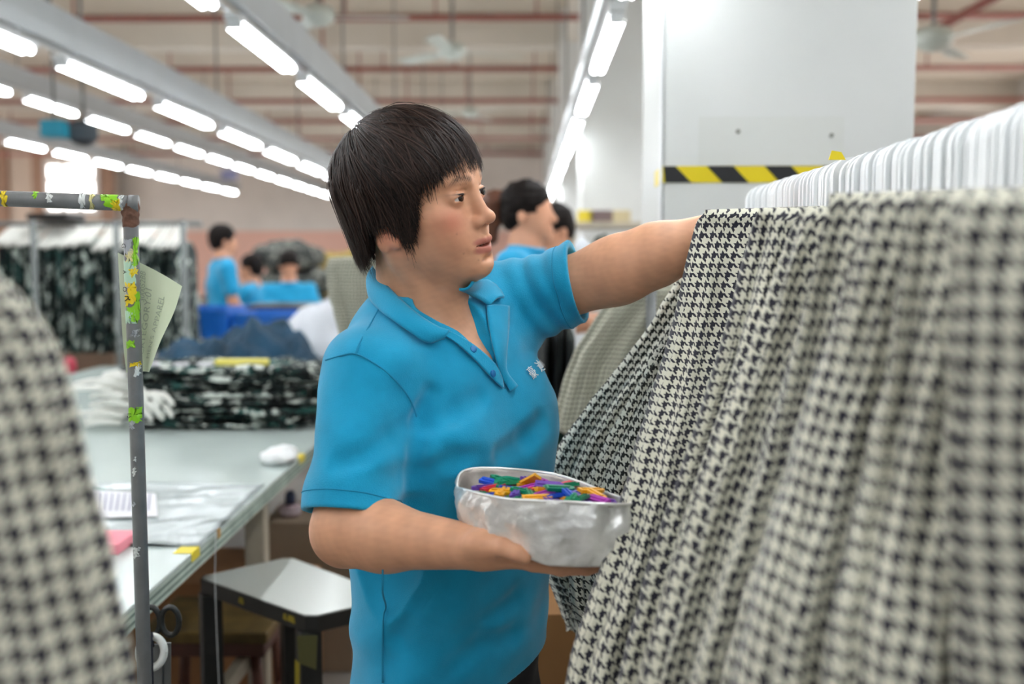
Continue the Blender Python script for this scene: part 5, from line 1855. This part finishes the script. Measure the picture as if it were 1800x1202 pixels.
def worker(hc, psi, label, h=.008, arms='down', pony=False, shirt_mt=None, seated=False, pitch=0.0, floor=0.0, pants=None):
    hc = np.asarray(hc, float)
    Rh = frame(psi, pitch); Rt = frame(psi)
    L_, F_ = Rt[:, 0], Rt[:, 1]
    P = lambda l, f, u: hc + Rh @ np.array([l, f, u])
    nb = hc + F_ * -.02 - UP * .142
    b = Body()
    b.ell(P(0, -.012, .03), (.072, .09, .08), Rh).ell(P(0, .025, -.035), (.056, .06, .075), Rh, .03).ball(P(0, .072, -.095), .018, .02)
    b.ell(P(0, .095, -.03), (.010, .014, .014), Rh, .012).cone(P(0, .082, .0), P(0, .095, -.03), .008, .009, .01)
    b.ell(P(0, .082, -.068), (.02, .012, .010), Rh, .012)
    for s in (-1, 1):
        b.ell(P(.072 * s, -.012, -.02), (.008, .017, .03), Rh, .006)
        b.ell(P(.03 * s, .095, 0), (.016, .012, .010), Rh, .01, 's')
    b.cone(P(0, -.025, -.05), nb, .05, .055, .03)
    sh_b = Body()
    ch = nb - UP * .20
    sh_b.ell(ch, (.17, .115, .19), Rt).ell(ch - UP * .24, (.16, .12, .22), Rt, .06)
    sh_b.cone(nb - L_ * .15 - UP * .06, nb + L_ * .15 - UP * .06, .058, .058, .06)
    sh_b.cone(nb - UP * .02, nb - UP * .05, .066, .075, .03)
    sleeves = []
    for s in (-1, 1):
        S = nb + L_ * s * .165 - UP * .065
        if arms == 'down': Ee, Ww = S - UP * .25 + F_ * .03 + L_ * s * .03, S - UP * .40 + F_ * .18
        elif arms == 'work': Ee, Ww = S - UP * .22 + F_ * .12 + L_ * s * .04, S - UP * .20 + F_ * .34 - L_ * s * .06
        elif arms == 'raise': Ee, Ww = S - UP * .16 + F_ * .20, S + UP * .0 + F_ * .38
        sh_b.cone(S, S + (Ee - S) * .62, .058, .062, .04)
        b.cone(S, Ee, .045, .038, .02); b.cone(Ee, Ww, .038, .026, .015)
        hd = nrm(Ww - Ee)
        b.ell(Ww + hd * .05, (.04, .04, .018), None, .015)
        for k in range(4):
            o = L_ * (k - 1.5) * .018
            b.cone(Ww + hd * .07 + o * .8, Ww + hd * .13 + o - UP * .015, .010, .008, .005)
        b.cone(Ww + hd * .03 - L_ * s * .03, Ww + hd * .07 - L_ * s * .05, .011, .009, .006)
    b.cone(nb, ch, .06, .10, .04)
    wv_ = Wobble(int(abs(hc[0]) * 97) + 5, 6)
    sh_b.fn(lambda Q_: .005 * wv_(Q_))
    sh_b.plane(ch - UP * .42, -UP, .003)
    lo, hi = hc - [.62, .62, .95], hc + [.62, .62, .2]
    o = obj('person', new_mesh('person', *b.mesh(lo, hi, h), m_skin_b, True))
    tag(o, label, 'person')
    s_ = obj('polo_shirt', new_mesh('polo_shirt', *sh_b.mesh(lo, hi, h * 1.2), shirt_mt or m_shirt_b, True), o)
    # collar
    ring = [nb - UP * .008 + .064 * (math.cos(t) * L_ + math.sin(t) * F_) + F_ * .01 for t in np.linspace(0, 6.2832, 30)]
    ob('collar', tube(ring, .014, 6, False), shirt_mt or m_shirt_b, s_, True)
    hr = Body()
    hr.ell(P(0, -.018, .036), (.084, .100, .088), Rh)
    hr.ell(P(0, -.055, -.02), (.07, .055, .06), Rh, .03)
    hr.ell(P(0, .085, -.045), (.075, .085, .085), Rh, .01, 's')
    for s in (-1, 1): hr.ell(P(.085 * s, -.005, -.035), (.025, .03, .03), Rh, .01, 's')
    wh = Wobble(77, 40); hr.fn(lambda Q_: .0022 * wh(Q_))
    ho_ = obj('hair', new_mesh('hair', *hr.mesh(hc - .26, hc + .2, h * .8), m_hair_b, True), o)
    if pony:
        pn = Body().cone(P(0, -.100, .050), P(0, -.140, .035), .030, .046, .02).cone(P(0, -.140, .035), P(0, -.150, -.10), .046, .024, .03)
        pn.fn(lambda Q_: .003 * wh(Q_ * [1, 1, .3]))
        obj('ponytail', new_mesh('ponytail', *pn.mesh(hc - .3, hc + .2, h * .8), m_hair_r, True), ho_)
    # legs
    lg = Body()
    zf = floor
    hip = ch - UP * .40
    for s in (-1, 1):
        a = hip + L_ * s * .08
        if seated:
            kn = a + F_ * .40; an = kn.copy(); an[2] = zf + .06
            lg.cone(a, kn, .085, .065, .04); lg.cone(kn, an, .062, .05, .03)
        else:
            an = a.copy(); an[2] = zf + .05
            lg.cone(a, an, .09, .06, .04)
        lg.ell(an + F_ * .05 - UP * .01, (.045, .11, .04), Rt, .02)
    lg.ell(hip, (.15, .12, .10), Rt, .05)
    obj('trousers', new_mesh('trousers', *lg.mesh(np.array([hip[0] - .6, hip[1] - .6, zf - .02]), hip + [.6, .6, .2], .014), pants or m_pant, True), o)
    return o


worker(W(931, 372, 3.9), R(75), 'woman with reddish ponytail in blue shirt behind the main woman\'s face', .006, 'work', True)
worker(W(972, 402, 4.9), R(-60), 'dark haired worker bending behind the ponytail woman', .007, 'work', False, mat('shirt_pale', '#cfd4d8', 0.85), pitch=-.3)
worker(W(394, 422, 7.6), R(120), 'standing far worker in blue shirt with khaki trousers', .008, 'down')
worker(W(440, 470, 8.7), R(-100), 'seated far worker in blue shirt facing left beside the standing one', .009, 'work', seated=True, pants=m_black)
worker(W(508, 466, 8.4), R(20), 'seated far worker in blue shirt bending before the mottled bundles', .009, 'work', seated=True, pitch=-.4, pants=m_black)
